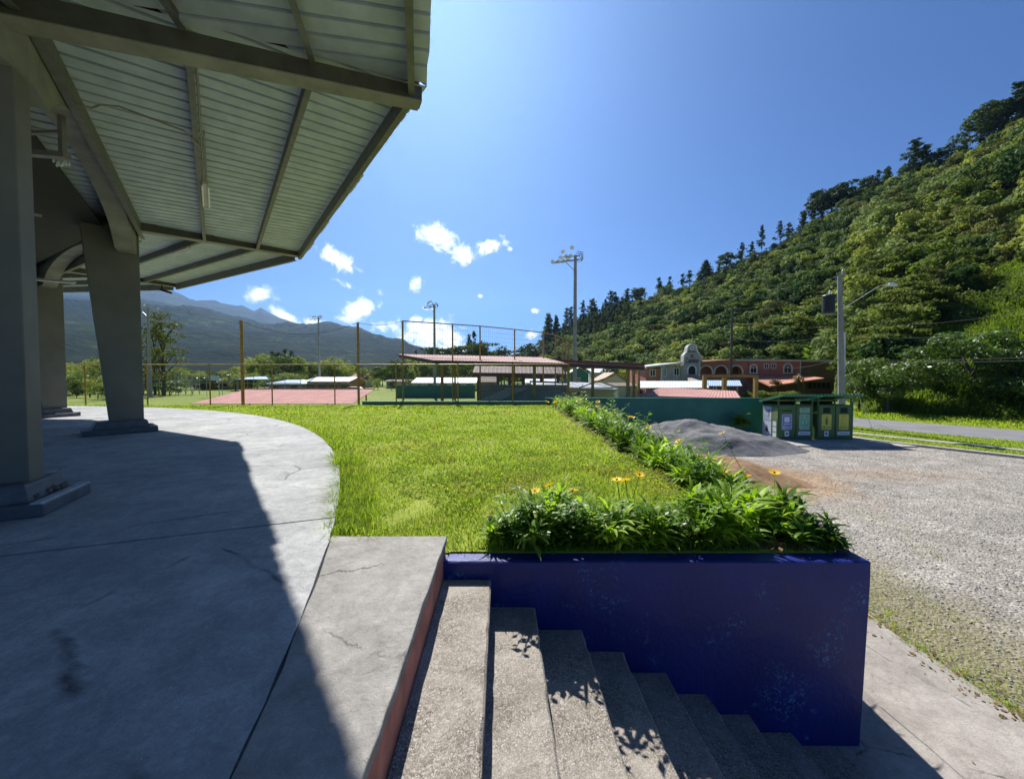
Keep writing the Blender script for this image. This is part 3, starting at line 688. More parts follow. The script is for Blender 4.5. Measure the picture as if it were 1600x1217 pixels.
def tube_fixture(p, q, label):
    p = Vector(p); q = Vector(q); r = thing('fluorescent_lamp', label, 'lamp', tuple(p), 0, 'tube lights under the pavilion roof')
    b = MB(); b.bar(p, q, .09, .05); b.build('housing', M['offwhite'], r)
    d = (q - p).normalized(); s = d.cross(Vector((0, 0, 1))) * .05
    for k in (-1, 1):
        b = MB(); b.tube([p + d * .04 + s * k - Vector((0, 0, .045)), q - d * .04 + s * k - Vector((0, 0, .045))], .016, 8); b.build('tube', M['tube_light'], r)
    return r
tube_fixture(bayp(1, 19.84, -.15, zc - .02), bayp(1, 19.84, 1.1, zc - .02), 'fluorescent tube lamp at the end of the roof conduit')
tube_fixture(bayp(2, 19.74, -3.2, zs(19.7) - .22), bayp(2, 19.74, -1.9, zs(19.7) - .22), 'small fluorescent tube lamp beyond the second column')
def chandelier():
    c = Vector(atY(98, 240, 5.6)); r = thing('pipe_bracket', 'beige pipe bracket with glass drops hanging inside the arch', 'bracket', tuple(c))
    b = MB(); b.bar((c.x, c.y, c.z - .05), (c.x, c.y, c.z + .62), .06, .06, (0, 1, 0)); b.build('post', M['conduit'], r)
    b = MB(); b.bar((c.x - .62, c.y, c.z + .28), (c.x - .03, c.y, c.z + .30), .05, .04); b.bar((c.x - .62, c.y, c.z + .02), (c.x + .06, c.y, c.z - .04), .1, .07); b.build('arm', M['conduit'], r)
    for k in range(9):
        x = c.x - .1 + .022 * k; z = c.z - .12 - .05 * abs(math.sin(k * 1.9)); b = MB(); b.lathe([(.001, z + .04), (.012, z + .01), (.014, z - .015), (.001, z - .03)], x, c.y - .03 + .02 * (k % 3), 6); b.build('glass_drop', M['tube_light'], r)
chandelier()
# tube lamp between column 1 and 3, floodlight under the eave
tube_fixture(atY(38, 434, 12.5), atY(118, 441, 13.0), 'long white tube lamp between the near column and the far one')
fl = Vector(atY(262, 453, 16.5)); r = thing('floodlight', 'small dark floodlight hanging from the pavilion eave', 'lamp', tuple(fl))
b = MB(); b.bar(fl + Vector((-.25, 0, 0)), fl + Vector((.1, 0, -.12)), .2, .08); b.build('head', M['black'], r)
b = MB(); b.bar(fl + Vector((-.25, 0, .2)), fl + Vector((-.25, 0, 0)), .03, .03, (0, 1, 0)); b.build('bracket', M['black'], r)

# =================================================================== FENCES AND SPORTS GROUND FURNITURE
FY = 21.75; FZ0, FZ1 = 1.95, 3.84
gw = thing('green_wall', 'long dark green concrete wall between the lawn and the sports ground', 'wall', (4, 21.6, GZ))
b = MB(); b.box(1.9, 14.05, 21.5, 21.7, GZ - .3, 1.93); b.box(-8.4, 1.898, 21.5, 21.7, GZ - .3, 1.74); b.build('wall_face', M['green_wall'], gw)
b = MB(); b.box(1.89, 14.07, 21.485, 21.715, 1.932, 1.965); b.box(-8.42, 1.885, 21.485, 21.715, 1.742, 1.772); b.build('coping', M['green_wall'], gw)
fn = thing('chain_link_fence', 'chain link fence with ochre posts and pale top rail behind the lawn', 'fence', (-10, FY, ZL))
FX = [atY(px, 600, FY)[0] for px in (-160, -60, 36, 133, 230, 328, 425, 523, 620, 716, 801, 888)]
for i, x in enumerate(FX):
    b = MB(); z0 = 1.77 if x > -8.4 else 1.2
    b.tube([(x, FY - .12 if x > -8.4 else FY, z0), (x, FY - .12 if x > -8.4 else FY, FZ1 + .05)], .035, 8); b.build('post', M['yellow'], fn)
for i in range(len(FX) - 1):
    b = MB(); y = FY - .12 if FX[i] > -8.5 else FY
    b.tube([(FX[i], y, FZ1), (FX[i + 1], y, FZ1)], .032, 8); b.build('top_rail', M['yellow_rail'] if i < 9 else M['yellow'], fn)
def mesh_wires(x0, x1, y, z0, z1, st, w):
    V = []; F = []
    H = z1 - z0
    for sgn in (1, -1):
        n = int((x1 - x0 + H) / st)
        for k in range(n):
            xa = x0 - H + k * st if sgn > 0 else x0 + k * st
            xb2 = xa + H if sgn > 0 else xa - H
            za, zb_ = z0, z1
            def clip(x):
                return z0 + (x - xa) / (xb2 - xa) * H
            xs, xe = xa, xb2
            if sgn > 0:
                if xs < x0: za = clip(x0); xs = x0
                if xe > x1: zb_ = clip(x1); xe = x1
            else:
                if xs > x1: za = clip(x1); xs = x1
                if xe < x0: zb_ = clip(x0); xe = x0
            if zb_ - za < .02: continue
            i = len(V); V += [(xs - w, y, za), (xs + w, y, za), (xe + w, y, zb_), (xe - w, y, zb_), (xs, y + w, za), (xe, y + w, zb_)]
            F += [(i, i + 1, i + 2, i + 3), (i + 1, i + 4, i + 5, i + 2), (i + 4, i, i + 3, i + 5)]
    return V, F
V, F = mesh_wires(FX[0], FX[-1], FY - .06, 1.6, FZ1, .085, .0022)
me = np_mesh('wire_mesh', np.array(V) - np.array([-10, FY, ZL]), F, M['wire']); o = link(bpy.data.objects.new('wire_mesh', me), fn); o['kind'] = 'stuff'
# tall ochre posts with a sagging cable and curved backstop
def pole_thing(px, ytop, Y, r, name, label, group=None, z0=GZ, mat=None):
    p = atY(px, ytop, Y); t = thing(name, label, 'post', (p[0], Y, z0), 0, group)
    b = MB(); b.tube([(p[0], Y, z0), (p[0], Y, p[2])], r, 8); b.build('shaft', mat or M['yellow'], t); return p
A_ = pole_thing(377, 501, 22.9, .09, 'tall_post', 'thick ochre post rising at the left above the red dugout roof')
B_ = pole_thing(559, 504, 22.9, .075, 'tall_post', 'slim ochre post rising by the right end of the dugout roof')
BS = [(629, 502, 23.0, .06), (707, 507, 24.4, .05), (750, 510, 25.3, .05), (804, 515, 27.0, .05), (849, 521, 28.9, .05), (868, 525, 30.6, .05), (879, 530, 33.1, .05), (884, 533, 35.3, .05), (889, 538, 38.0, .05)]
bs = thing('backstop', 'tall curved baseball backstop of ochre posts carrying netting', 'fence', (0, 28, GZ))
tops = []
for px, py, Y, r_ in BS:
    p = atY(px, py, Y); tops.append(Vector((p[0], Y, EYE + 3.37)))
    b = MB(); b.tube([(p[0], Y, GZ), (p[0], Y, EYE + 3.37)], r_, 8); b.build('post', M['yellow'], bs)
for i in range(len(tops) - 1):
    b = MB(); b.tube([tops[i], tops[i + 1]], .035, 6); b.build('top_rail', M['yellow'], bs)
    b = MB(); 
    for zz in (EYE + .2, EYE + 1.2): b = MB(); b.tube([tops[i] - Vector((0, 0, EYE + 3.37 - zz)), tops[i + 1] - Vector((0, 0, EYE + 3.37 - zz))], .012, 5); b.build('net_cable', M['wire'], bs)
V = []; F = []
for i in range(len(tops) - 1):
    a, c = tops[i], tops[i + 1]; L_ = (c - a).length; n = int(L_ / .16)
    for k in range(n):
        p = a.lerp(c, k / n); j = len(V); V += [(p.x - .004, p.y, 1.0), (p.x + .004, p.y, 1.0), (p.x + .004, p.y, p.z), (p.x - .004, p.y, p.z)]; F.append((j, j + 1, j + 2, j + 3))
    for k in range(18):
        z = 1.0 + k * .3; j = len(V); V += [(a.x, a.y, z - .004), (c.x, c.y, z - .004), (c.x, c.y, z + .004), (a.x, a.y, z + .004)]; F.append((j, j + 1, j + 2, j + 3))
me = np_mesh('netting', np.array(V) - np.array([0, 28, GZ]), F, M['wire']); o = link(bpy.data.objects.new('netting', me), bs); o['kind'] = 'stuff'
def sag(p, q, s, n=14):
    p = Vector(p); q = Vector(q); return [p.lerp(q, k / n) - Vector((0, 0, s * 4 * (k / n) * (1 - k / n))) for k in range(n + 1)]
def wire(p, q, s, label, r=.012, name='overhead_wire', group='overhead wires', cat='wire'):
    b = MB(); b.tube(sag(p, q, s), r, 5, cap=False); return tag(b.build(name, M['black'] if r > .011 else M['wire']), label, cat, group)
wire(A_, B_, .75, 'thin cable sagging between the two ochre posts over the dugout', .012, 'sagging_cable', None)
wire(B_, tops[0], .2, 'thin cable from the slim ochre post to the backstop corner', .012, 'sagging_cable', None)

def corrugated(quad, n, amp, th=.03):
    """sheet roof through four corners (near left, near right, far right, far left) with ribs running near to far"""
    a, b_, c, d = [Vector(q) for q in quad]; mb = MB(); vs = []
    nrm = (b_ - a).cross(d - a).normalized()
    for k in range(2 * n + 1):
        u = k / (2 * n); o = nrm * (amp if k % 2 else 0)
        vs += [a.lerp(b_, u) + o, d.lerp(c, u) + o]
    m_ = len(vs); vs += [v - nrm * th for v in vs]
    fs = []
    for k in range(2 * n):
        i = k * 2; fs.append((i, i + 2, i + 3, i + 1)); fs.append((m_ + i, m_ + i + 1, m_ + i + 3, m_ + i + 2))
        fs.append((i, m_ + i, m_ + i + 2, i + 2)); fs.append((i + 1, i + 3, m_ + i + 3, m_ + i + 1))
    fs += [(0, 1, m_ + 1, m_), (4 * n, m_ + 4 * n, m_ + 4 * n + 1, 4 * n + 1)]
    return mb.add(vs, fs)
# dugout on the left
dg = thing('dugout', 'dugout with a wide faded red corrugated roof below the fence', 'building', (-15, 27, GZ))
q = [atY(296, 631, 23.9), atY(550, 631, 23.9), atY(585, 608.5, 30), atY(385, 608.5, 30)]
corrugated(q, 44, .03).build('roof', M['pink_roof'], dg)
b = MB(); b.box(q[3][0] + .4, q[2][0] - .6, 25, 25.2, GZ, 1.3); b.build('back_wall', M['grey_wall'], dg)
for u in (.05, .35, .65, .95):
    x = q[3][0] + (q[2][0] - q[3][0]) * u; b = MB(); b.tube([(x, 29.6, GZ), (x, 29.6, q[3][2] - .08)], .06, 8); b.build('post', M['yellow'], dg)
b = MB(); b.bar((q[3][0], 30, q[3][2] + .05), (q[2][0], 30, q[2][2] + .05), .12, .05); b.build('ridge_flashing', M['pink_roof'], dg)
# dugout on the right
dg = thing('dugout', 'second dugout with a pinkish red roof just above the green wall', 'building', (8, 26, GZ))
q = [atY(994, 618, 23.5), atY(1158, 622.5, 23.5), atY(1150, 611, 27.5), atY(1034, 605.5, 27.5)]
corrugated(q, 30, .025).build('roof', M['pink_roof'], dg)
b = MB(); b.box(q[0][0] + .3, q[1][0] - .3, 24.2, 24.4, GZ, q[0][2] - .12); b.build('back_wall', M['offwhite'], dg)
for x in (q[0][0] + .5, 10.5, q[1][0] - .4):
    b = MB(); b.tube([(x, 27, GZ), (x, 27, q[2][2] - .1)], .06, 8); b.build('post', M['yellow'], dg)
# grandstand shelter
gs = thing('grandstand', 'low grandstand with a long thin rusty roof on ochre posts', 'building', (3, 27, GZ))
E0, E1, E2 = atY(679, 563, 24.2), atY(885, 567.5, 24.6), atY(1008, 572.5, 24.0)
B0, B1, B2 = atY(623, 553.5, 29), atY(850, 558.5, 30), atY(1006, 565, 28)
corrugated([E0, E1, B1, B0], 40, .025, .02).build('roof', M['pale_roof'], gs)
corrugated([E1, E2, atY(1003, 577.5, 28), atY(868, 570.5, 30)], 26, .03, .02).build('roof', M['pink_roof'], gs)
for p, q_ in ((E0, E1), (E1, E2), (E0, B0)):
    b = MB(); b.bar(Vector(p) - Vector((0, -.06, .13)), Vector(q_) - Vector((0, -.06, .13)), .06, .2); b.build('fascia', M['brown_roof'], gs)
for f in (.25, .5, .75):
    b = MB(); b.bar(Vector(E0).lerp(Vector(B0), f) - Vector((0, 0, .12)), Vector(E1).lerp(Vector(B1), f) - Vector((0, 0, .12)), .08, .14); b.build('purlin', M['brown_roof'], gs)
    b = MB(); b.bar(Vector(E1).lerp(Vector(B1), f) - Vector((0, 0, .12)), Vector(E2).lerp(Vector(B2), f) - Vector((0, 0, .12)), .08, .14); b.build('purlin', M['brown_roof'], gs)
for px, Y, w in ((691, 24.6, .17), (711, 26.5, .12), (801, 26.0, .14), (835, 25.0, .2), (888, 24.9, .16), (926, 25, .17), (981, 24.6, .18), (990, 26.5, .17), (998, 28, .16)):
    x = atY(px, 600, Y)[0]; zt_ = 4.05 if px < 900 else 3.85
    b = MB(); b.box(x - w / 2, x + w / 2, Y - w / 2, Y + w / 2, GZ, zt_); b.build('post', M['yellow'], gs)
for i in range(5):
    b = MB(); y0 = 26.6 + i * .7; x0 = atY(750, 600, y0)[0] + i * .35; b.box(x0, atY(888, 600, y0)[0], y0, y0 + .68, GZ, 2.6 - .4 * i); b.build('bench_row', M['pole'], gs)
b = MB(); b.tube([atY(905, 606, 25), atY(960, 586, 25.5)], .04, 6); b.tube([atY(700, 612, 25), atY(888, 607, 25)], .03, 6); b.build('handrail', M['yellow'], gs)
rs = thing('rear_shelter', 'dark flat roofed shelter on timber posts behind the grandstand', 'building', (2, 36, GZ))
corrugated([atY(738, 583, 35), atY(884, 585, 35), atY(878, 574, 40), atY(742, 572, 40)], 22, .03, .03).build('roof', M['brown_roof'], rs)
b = MB(); b.bar(atY(738, 585, 35), atY(884, 587, 35), .08, .35); b.build('fascia', M['brown_roof'], rs)
for px in (748, 778, 796, 818, 846, 872):
    p = atY(px, 590, 35.5); b = MB(); b.box(p[0] - .14, p[0] + .14, 35.4, 35.7, GZ, 3.5); b.build('post', M['wood_pole'], rs)
b = MB(); b.box(atY(745, 600, 39)[0], atY(880, 600, 39)[0], 39, 39.15, GZ, 2.4); b.build('rear_wall', M['brown_roof'], rs)
# white lattice seats of the far bleacher under the roof
b = MB()
for i in range(7):
    p = atY(752 + i * 6, 624 - i * 2.6, 26.2); b.box(p[0], p[0] + 1.5, 26.15, 26.35, p[2], p[2] + .05)
b.build('seat_planks', M['white'], gs)
# yellow goal frame beyond the green wall
yf = thing('gate_frame', 'yellow steel gate frame standing behind the second dugout', 'frame', atY(1140, 620, 29))
P = [atY(1101, 589, 29), atY(1132, 590, 29), atY(1181, 590, 29)]
for p in P: b = MB(); b.box(p[0] - .13, p[0] + .13, 28.88, 29.12, GZ, p[2]); b.build('post', M['yellow'], yf)
b = MB(); b.box(P[0][0] - .13, P[2][0] + .13, 28.9, 29.1, P[0][2] + .002, P[0][2] + .14); b.build('crossbar', M['yellow'], yf)

# =================================================================== RECYCLING BINS
def text_bars(mbo, x0, x1, z0, z1, rows, y, seed=1):
    rr = random.Random(seed)
    hgt = (z1 - z0) / rows
    for k in range(rows):
        x = x0
        while x < x1 - .01:
            w = rr.uniform(.02, .07); mbo.box(x, min(x + w, x1), y - .003, y, z0 + k * hgt + hgt * .2, z0 + k * hgt + hgt * .75); x += w + .015
def recycle_mark(mbo, cx, cz, r, y):
    for k in range(3):
        a = 2 * math.pi * k / 3 + .5
        p = []
        for t, rr in ((0, r), (.55, r), (1.1, r), (1.7, r), (1.7, r * .5), (1.1, r * .55), (.55, r * .55), (0, r * .55)):
            p.append((cx + rr * math.cos(a + t), cz + rr * math.sin(a + t)))
        mbo.prism(p, y - .003, y, axis='y')
def rounded(cx, cz, w, h, r, n=4):
    p = []
    for qx, qz, a0 in ((1, 1, 0), (-1, 1, 90), (-1, -1, 180), (1, -1, 270)):
        for k in range(n + 1):
            a = R(a0 + 90 * k / n); p.append((cx + qx * (w / 2 - r) + r * math.cos(a), cz + qz * (h / 2 - r) + r * math.sin(a)))
    return p
def bin_cabinet(X0, X1, Y0, Y1, label, doors, left_posters, fin):
    t = thing('recycling_bin', label, 'recycling bin', ((X0 + X1) / 2, Y0, GZ))
    zb, zt = GZ + .10, 1.72
    b = MB(); b.box(X0, X1, Y0 + .03, Y1, zb, zt); b.box(X0 + .02, X1 - .02, Y0 + .06, Y1, zb - .1, zb - .002); b.build('body', M['bin_green'], t, bevel=.008)
    # open upper part below the roof: corner posts and roof
    for x in (X0 + .03, (X0 + X1) / 2, X1 - .03):
        b = MB(); b.box(x - .03, x + .03, Y0 + .03, Y0 + .09, zt, 2.06); b.build('corner_post', M['bin_green'], t)
    b = MB(); b.box(X0, X1, Y1 - .04, Y1 - .005, zt + .002, 1.84); b.build('back_panel', M['bin_dark'], t)
    zf, zk = 2.26, 1.86
    corrugated([(X0 - .12, Y0 - .55, zf), (X1 + .1, Y0 - .55, zf), (X1 + .1, Y1 + .15, zk), (X0 - .12, Y1 + .15, zk)], 12, .03, .012).build('roof', M['bin_green'], t)
    b = MB(); b.bar((X0 - .1, Y0 - .52, zf - .05), (X1 + .08, Y0 - .52, zf - .05), .04, .07); b.bar((X0 - .1, Y0 - .5, zf - .05), (X0 - .1, Y1 + .1, zk - .05), .03, .06); b.build('roof_frame', M['bin_teal'], t)
    w = (X1 - X0) / 2
    for k, (slot, colr, low) in enumerate(doors):
        xa, xb_ = X0 + k * w + .035, X0 + (k + 1) * w - .035; cx = (xa + xb_) / 2; yf = Y0 + .028
        b = MB(); b.box(xa, xb_, Y0, yf, zb + .05, zt - .05); d = b.build('door', M['bin_green'], t, bevel=.006); LOC[d.name] = LOC[t.name]; yd = Y0 - .002
        def on(nm, mat, fn): bb = MB(); fn(bb); bb.build(nm, mat, d)
        if slot == 'slit': on('slot', M['bin_dark'], lambda bb: bb.box(cx - .27, cx + .27, yd - .003, yd, 1.40, 1.46))
        elif slot == 'hole': on('opening', M['bin_dark'], lambda bb: bb.box(cx - .18, cx + .18, yd - .003, yd, 1.31, 1.59))
        else:
            on('sign', M['print_green'], lambda bb: bb.box(cx - .25, cx + .25, yd - .005, yd, 1.32, 1.57))
            on('sign_text', M['bin_green'], lambda bb: (text_bars(bb, cx - .2, cx + .2, 1.45, 1.54, 1, yd - .006, 3), text_bars(bb, cx - .2, cx + .2, 1.36, 1.42, 1, yd - .006, 4)))
        lm, im = colr
        on('label_border', M['poster2'] if lm != 'yellow_lbl' else M['yellow_lbl'], lambda bb: bb.prism(rounded(cx, .86, .50, .78, .06), yd - .004, yd, axis='y'))
        on('label_panel', M[lm], lambda bb: bb.prism(rounded(cx, .86, .46, .74, .05), yd - .007, yd - .0045, axis='y'))
        def art(bb):
            recycle_mark(bb, cx - .13, .59, .075, yd - .008); text_bars(bb, cx - .02, cx + .2, .55, .63, 1, yd - .008, k + 9)
            if lm == 'blue_lbl':
                bb.prism(rounded(cx, .98, .26, .26, .05), yd - .011, yd - .008, axis='y'); text_bars(bb, cx - .15, cx + .15, .72, .80, 1, yd - .008, 5)
            elif lm == 'green_lbl':
                for (ox, oz, hh) in ((-.02, 1.0, .26), (-.08, .76, .2), (.1, .80, .24)):
                    bb.box(cx + ox - .035, cx + ox + .035, yd - .011, yd - .008, oz, oz + hh * .6); bb.box(cx + ox - .015, cx + ox + .015, yd - .011, yd - .008, oz + hh * .6 + .002, oz + hh)
            elif k == 0:
                bb.box(cx - .06, cx + .06, yd - .011, yd - .008, .72, 1.02); bb.box(cx - .03, cx + .03, yd - .011, yd - .008, 1.022, 1.14)
            else:
                text_bars(bb, cx - .1, cx + .1, 1.13, 1.18, 1, yd - .008, 6); bb.box(cx - .11, cx + .11, yd - .010, yd - .008, .74, .755); bb.box(cx - .11, cx - .098, yd - .010, yd - .008, .757, 1.10)
        on('label_print', M[im], art)
        if low == 'card':
            on('notice', M['poster2'], lambda bb: bb.box(cx - .1, cx + .12, yd - .005, yd, .13, .40))
            on('notice_print', M['print_dark'], lambda bb: bb.box(cx - .04, cx + .05, yd - .008, yd - .0055, .22, .32))
        else:
            on('strip_sign', M['poster2'], lambda bb: bb.box(cx - .30, cx + .30, yd - .005, yd, .2, .38))
            on('strip_text', M['print_blue'], lambda bb: text_bars(bb, cx - .24, cx + .24, .25, .32, 1, yd - .006, 8))
    if left_posters:
        for nm, y0, y1, z0, z1, mt in (('poster', .50, 1.15, .86, 1.60, 'poster'), ('poster', .50, 1.2, .06, .84, 'poster2'), ('sticker', .12, .4, .62, .88, 'white'), ('sticker', .12, .4, .34, .58, 'poster2'), ('sticker', .12, .4, .08, .30, 'poster2'), ('faded_panel', .03, .46, .92, 1.60, 'bin_pale')):
            b = MB(); b.box(X0 - .006, X0 - .001, Y0 + y0, Y0 + y1, z0, z1); pz = b.build(nm, M[mt], t); LOC[pz.name] = LOC[t.name]
            b = MB()
            if nm == 'poster' and z0 > .5:
                b.add([(X0 - .008, Y0 + .52, 1.35), (X0 - .008, Y0 + 1.1, 1.35), (X0 - .008, Y0 + .52, .9)], [(0, 1, 2)]); b.build('print', M['white'], pz)
                b = MB()
                for k in range(4): b.add([(X0 - .010, Y0 + .62 + .03 * k, 1.42 - k * .1), (X0 - .010, Y0 + .76 + .02 * k, 1.42 - k * .1), (X0 - .010, Y0 + .72, 1.36 - k * .1), (X0 - .010, Y0 + .6, 1.35 - k * .1)], [(0, 1, 2, 3)])
                b.build('figure_print', M['print_dark'], pz)
            elif nm == 'poster':
                b.add([(X0 - .008, Y0 + .72, .28), (X0 - .008, Y0 + .95, .28), (X0 - .008, Y0 + .92, .52), (X0 - .008, Y0 + .78, .52)], [(0, 1, 2, 3)]); b.build('print', M['print_dark'], pz)
                b = MB(); b.add([(X0 - .010, Y0 + .78, .48), (X0 - .010, Y0 + .92, .48), (X0 - .010, Y0 + .9, .62), (X0 - .010, Y0 + .8, .62)], [(0, 1, 2, 3)]); b.build('face_print', M['skin_print'], pz)
    if fin:
        b = MB(); b.hexa([(X1 + .03, Y0 + .02, GZ + .02), (X1 + .06, Y0 + .02, GZ + .02), (X1 + .26, Y0 + .62, GZ + .02), (X1 + .23, Y0 + .62, GZ + .02), (X1 + .03, Y0 + .02, 1.98), (X1 + .06, Y0 + .02, 1.98), (X1 + .50, Y0 + .62, 1.9), (X1 + .47, Y0 + .62, 1.9)])
        b.build('side_panel', M['bin_teal'], t)
    return t
bin_cabinet(13.45, 15.22, 19.35, 20.6, 'green recycling cabinet with blue and green labels and posters on its side', [('slit', ('blue_lbl', 'poster2'), 'card'), ('sign', ('green_lbl', 'print_green'), 'strip')], True, False)
bin_cabinet(15.46, 17.2, 19.35, 20.6, 'green recycling cabinet with two square openings and yellow labels', [('hole', ('yellow_lbl', 'olive'), 'card'), ('hole', ('yellow_lbl', 'olive'), 'strip')], False, True)

# =================================================================== SAND PILE AND SOIL HEAP
def mound(name, cx, cy, rx, ry, h, mat, label, lumps=.12, n=90, seed=0, rot=0.0):
    V = []; F = []
    for j in range(n + 1):
        for i in range(n + 1):
            u = -1.15 + 2.3 * i / n; v = -1.15 + 2.3 * j / n
            lx, ly = u * rx, v * ry; x = cx + lx * math.cos(rot) - ly * math.sin(rot); y = cy + lx * math.sin(rot) + ly * math.cos(rot)
            r = math.sqrt(u * u + v * v) + .16 * mn.noise(Vector((u * 1.8, v * 1.8, seed)))
            z = h * max(0, 1 - r ** 1.7) ** 1.15 * (1 + .28 * mn.noise(Vector((x * .8, y * .8, seed + 3)))) if r < 1 else -.05
            if r < 1: z += lumps * min(1, (1 - r) * 4) * (mn.fractal(Vector((x * .9, y * 1.5, seed)), 1.0, 2.1, 6) * .6 + abs(mn.noise(Vector((x * 2.4 + y, y * .7, seed + 8)))) * -.5)
            V.append((x - cx, y - cy, z + .0))
            if i < n and j < n: k = j * (n + 1) + i; F.append((k, k + 1, k + n + 2, k + n + 1))
    me = np_mesh(name, V, F, mat, smooth=True); o = link(bpy.data.objects.new(name, me)); o.location = (cx, cy, GZ)
    return tag(o, label, 'heap')
mound('sand_pile', 8.3, 17.9, 4.7, 2.6, 1.15, M['pile'], 'long heap of dark grey sand in front of the green wall', .17, 110, 2, -.12)
mound('soil_heap', 6.6, 13.0, 3.2, 1.3, .52, M['soil'], 'low heap of brown soil between the flower bed and sand', .08, 80, 9, -.62)
mound('soil_heap', 4.9, 15.8, 2.4, 1.3, .75, M['pile'], 'small grey sand heap spilling towards the flower bed', .1, 60, 5, 0)

# stones on the lot
def pebbles(name, n, area, smin, smax, mat, z=GZ, excl=None):
    V = []; F = []
    oct_f = [(0, 1, 2), (0, 2, 3), (0, 3, 4), (0, 4, 1), (5, 2, 1), (5, 3, 2), (5, 4, 3), (5, 1, 4)]
    for k in range(n):
        x = random.uniform(area[0], area[1]); y = area[2] + (area[3] - area[2]) * random.random() ** 1.4
        if excl and excl(x, y): continue
        s = smin + (smax - smin) * random.random() ** 3; a = random.random() * 6.3; e = random.uniform(.6, 1)
        b0 = len(V); V.append((x, y, z + s * .7))
        for q_ in range(4): t = a + q_ * math.pi / 2 + random.uniform(-.3, .3); V.append((x + s * math.cos(t), y + s * e * math.sin(t), z + s * random.uniform(.1, .35)))
        V.append((x, y, z - s * .3)); F += [tuple(b0 + i for i in f) for f in oct_f]
    me = np_mesh(name, V, F, mat); o = link(bpy.data.objects.new(name, me)); return tag(o, kind='stuff')
M['stone'] = leafmat('loose_stone', (.26, .26, .25), (.40, .39, .38), (.60, .58, .56), .0001, 8, .9, .1, hue=False)
o = pebbles('gravel_stones', 26000, (4.9, 20, 3.6, 17), .006, .026, M['stone'])
o['label'] = 'loose grey stones scattered over the gravel parking lot'

# =================================================================== VEGETATION HELPERS
def blades(P, h, w, lean, seed, bend=.5):
    """curved two segment grass blades at points P (n,3)"""
    r = np.random.default_rng(seed); n = len(P); a = r.uniform(0, 2 * np.pi, n); d = np.c_[np.cos(a), np.sin(a), np.zeros(n)]; sd = np.c_[-np.sin(a), np.cos(a), np.zeros(n)]
    ln = (r.uniform(.2, 1, n) * lean)[:, None]; H = h[:, None]; Wd = w[:, None]; up = np.array([0, 0, 1.0])
    m_ = P + d * ln * H * .35 + up * H * .6; t_ = P + d * ln * H * 1.0 + up * H * (1 - .35 * ln)
    V = np.stack([P - sd * Wd, P + sd * Wd, m_ + sd * Wd * .75, m_ - sd * Wd * .75, t_], 1).reshape(-1, 3)
    i = np.arange(n)[:, None] * 5
    F = np.concatenate([i + [0, 1, 2], i + [0, 2, 3], i + [3, 2, 4]], 0)
    return V, F
from math import hypot
LP = np.array(LAWN)
def in_poly(x, y, poly):
    c = np.zeros(len(x), bool); j = len(poly) - 1
    for i in range(len(poly)):
        xi, yi = poly[i]; xj, yj = poly[j]
        m_ = ((yi > y) != (yj > y)) & (x < (xj - xi) * (y - yi) / (yj - yi + 1e-12) + xi); c ^= m_; j = i
    return c
def grass_field(name, rect, dens, h0, h1, w, poly, seed, z, mat, label, patch=1.0, keep=None):
    r = np.random.default_rng(seed); n = int((rect[1] - rect[0]) * (rect[3] - rect[2]) * dens)
    x = r.uniform(rect[0], rect[1], n); y = r.uniform(rect[2], rect[3], n); ok = in_poly(x, y, poly) if poly is not None else np.ones(n, bool)
    if keep is not None: ok &= keep(x, y, r)
    x, y = x[ok], y[ok]
    nz_ = np.array([mn.noise(Vector((a * .9, b_ * .9, seed))) + .5 * mn.noise(Vector((a * 3.1, b_ * 3.1, seed))) for a, b_ in zip(x, y)])
    h = (h0 + (h1 - h0) * r.uniform(0, 1, len(x)) ** 1.6) * np.clip(1 + .7 * nz_ * patch, .35, 2)
    V, F = blades(np.c_[x, y, np.full(len(x), z)], h, w * r.uniform(.6, 1.3, len(x)), 1.3, seed)
    return V, F
def stuff(name, parts, mat, label):
    Vs = []; Fs = []; k = 0
    for V, F in parts: Vs.append(V); Fs.append(F + k); k += len(V)
    me = np_mesh(name, np.concatenate(Vs), np.concatenate(Fs), mat); o = link(bpy.data.objects.new(name, me))
    return tag(o, label, kind='stuff')
bare = lambda x, y, r: ~((np.abs(x + 1.25 - .25 * np.sin(y * 3)) < .22) & (y < 6.4) & (r.uniform(0, 1, len(x)) < .8))
bed = lambda x, y, r: (x < 2.25) | (r.uniform(0, 1, len(x)) < .12)
parts = [grass_field('g', (-2.6, 2.9, 3.36, 6.5), 2600, .025, .085, .0035, LAWN, 1, ZL, None, '', keep=lambda x, y, r: bare(x, y, r) & bed(x, y, r)),
         grass_field('g', (-5.5, 3.2, 6.5, 11), 1000, .03, .085, .006, LAWN, 2, ZL, None, '', keep=bed),
         grass_field('g', (-12, 3.4, 11, 16), 420, .03, .08, .010, LAWN, 3, ZL, None, '', keep=bed),
         grass_field('g', (-27, 3.6, 16, 21.4), 200, .03, .09, .016, LAWN, 4, ZL, None, '', keep=bed)]
stuff('lawn_grass', parts, M['grass'], 'short bright green lawn grass on the raised bed')
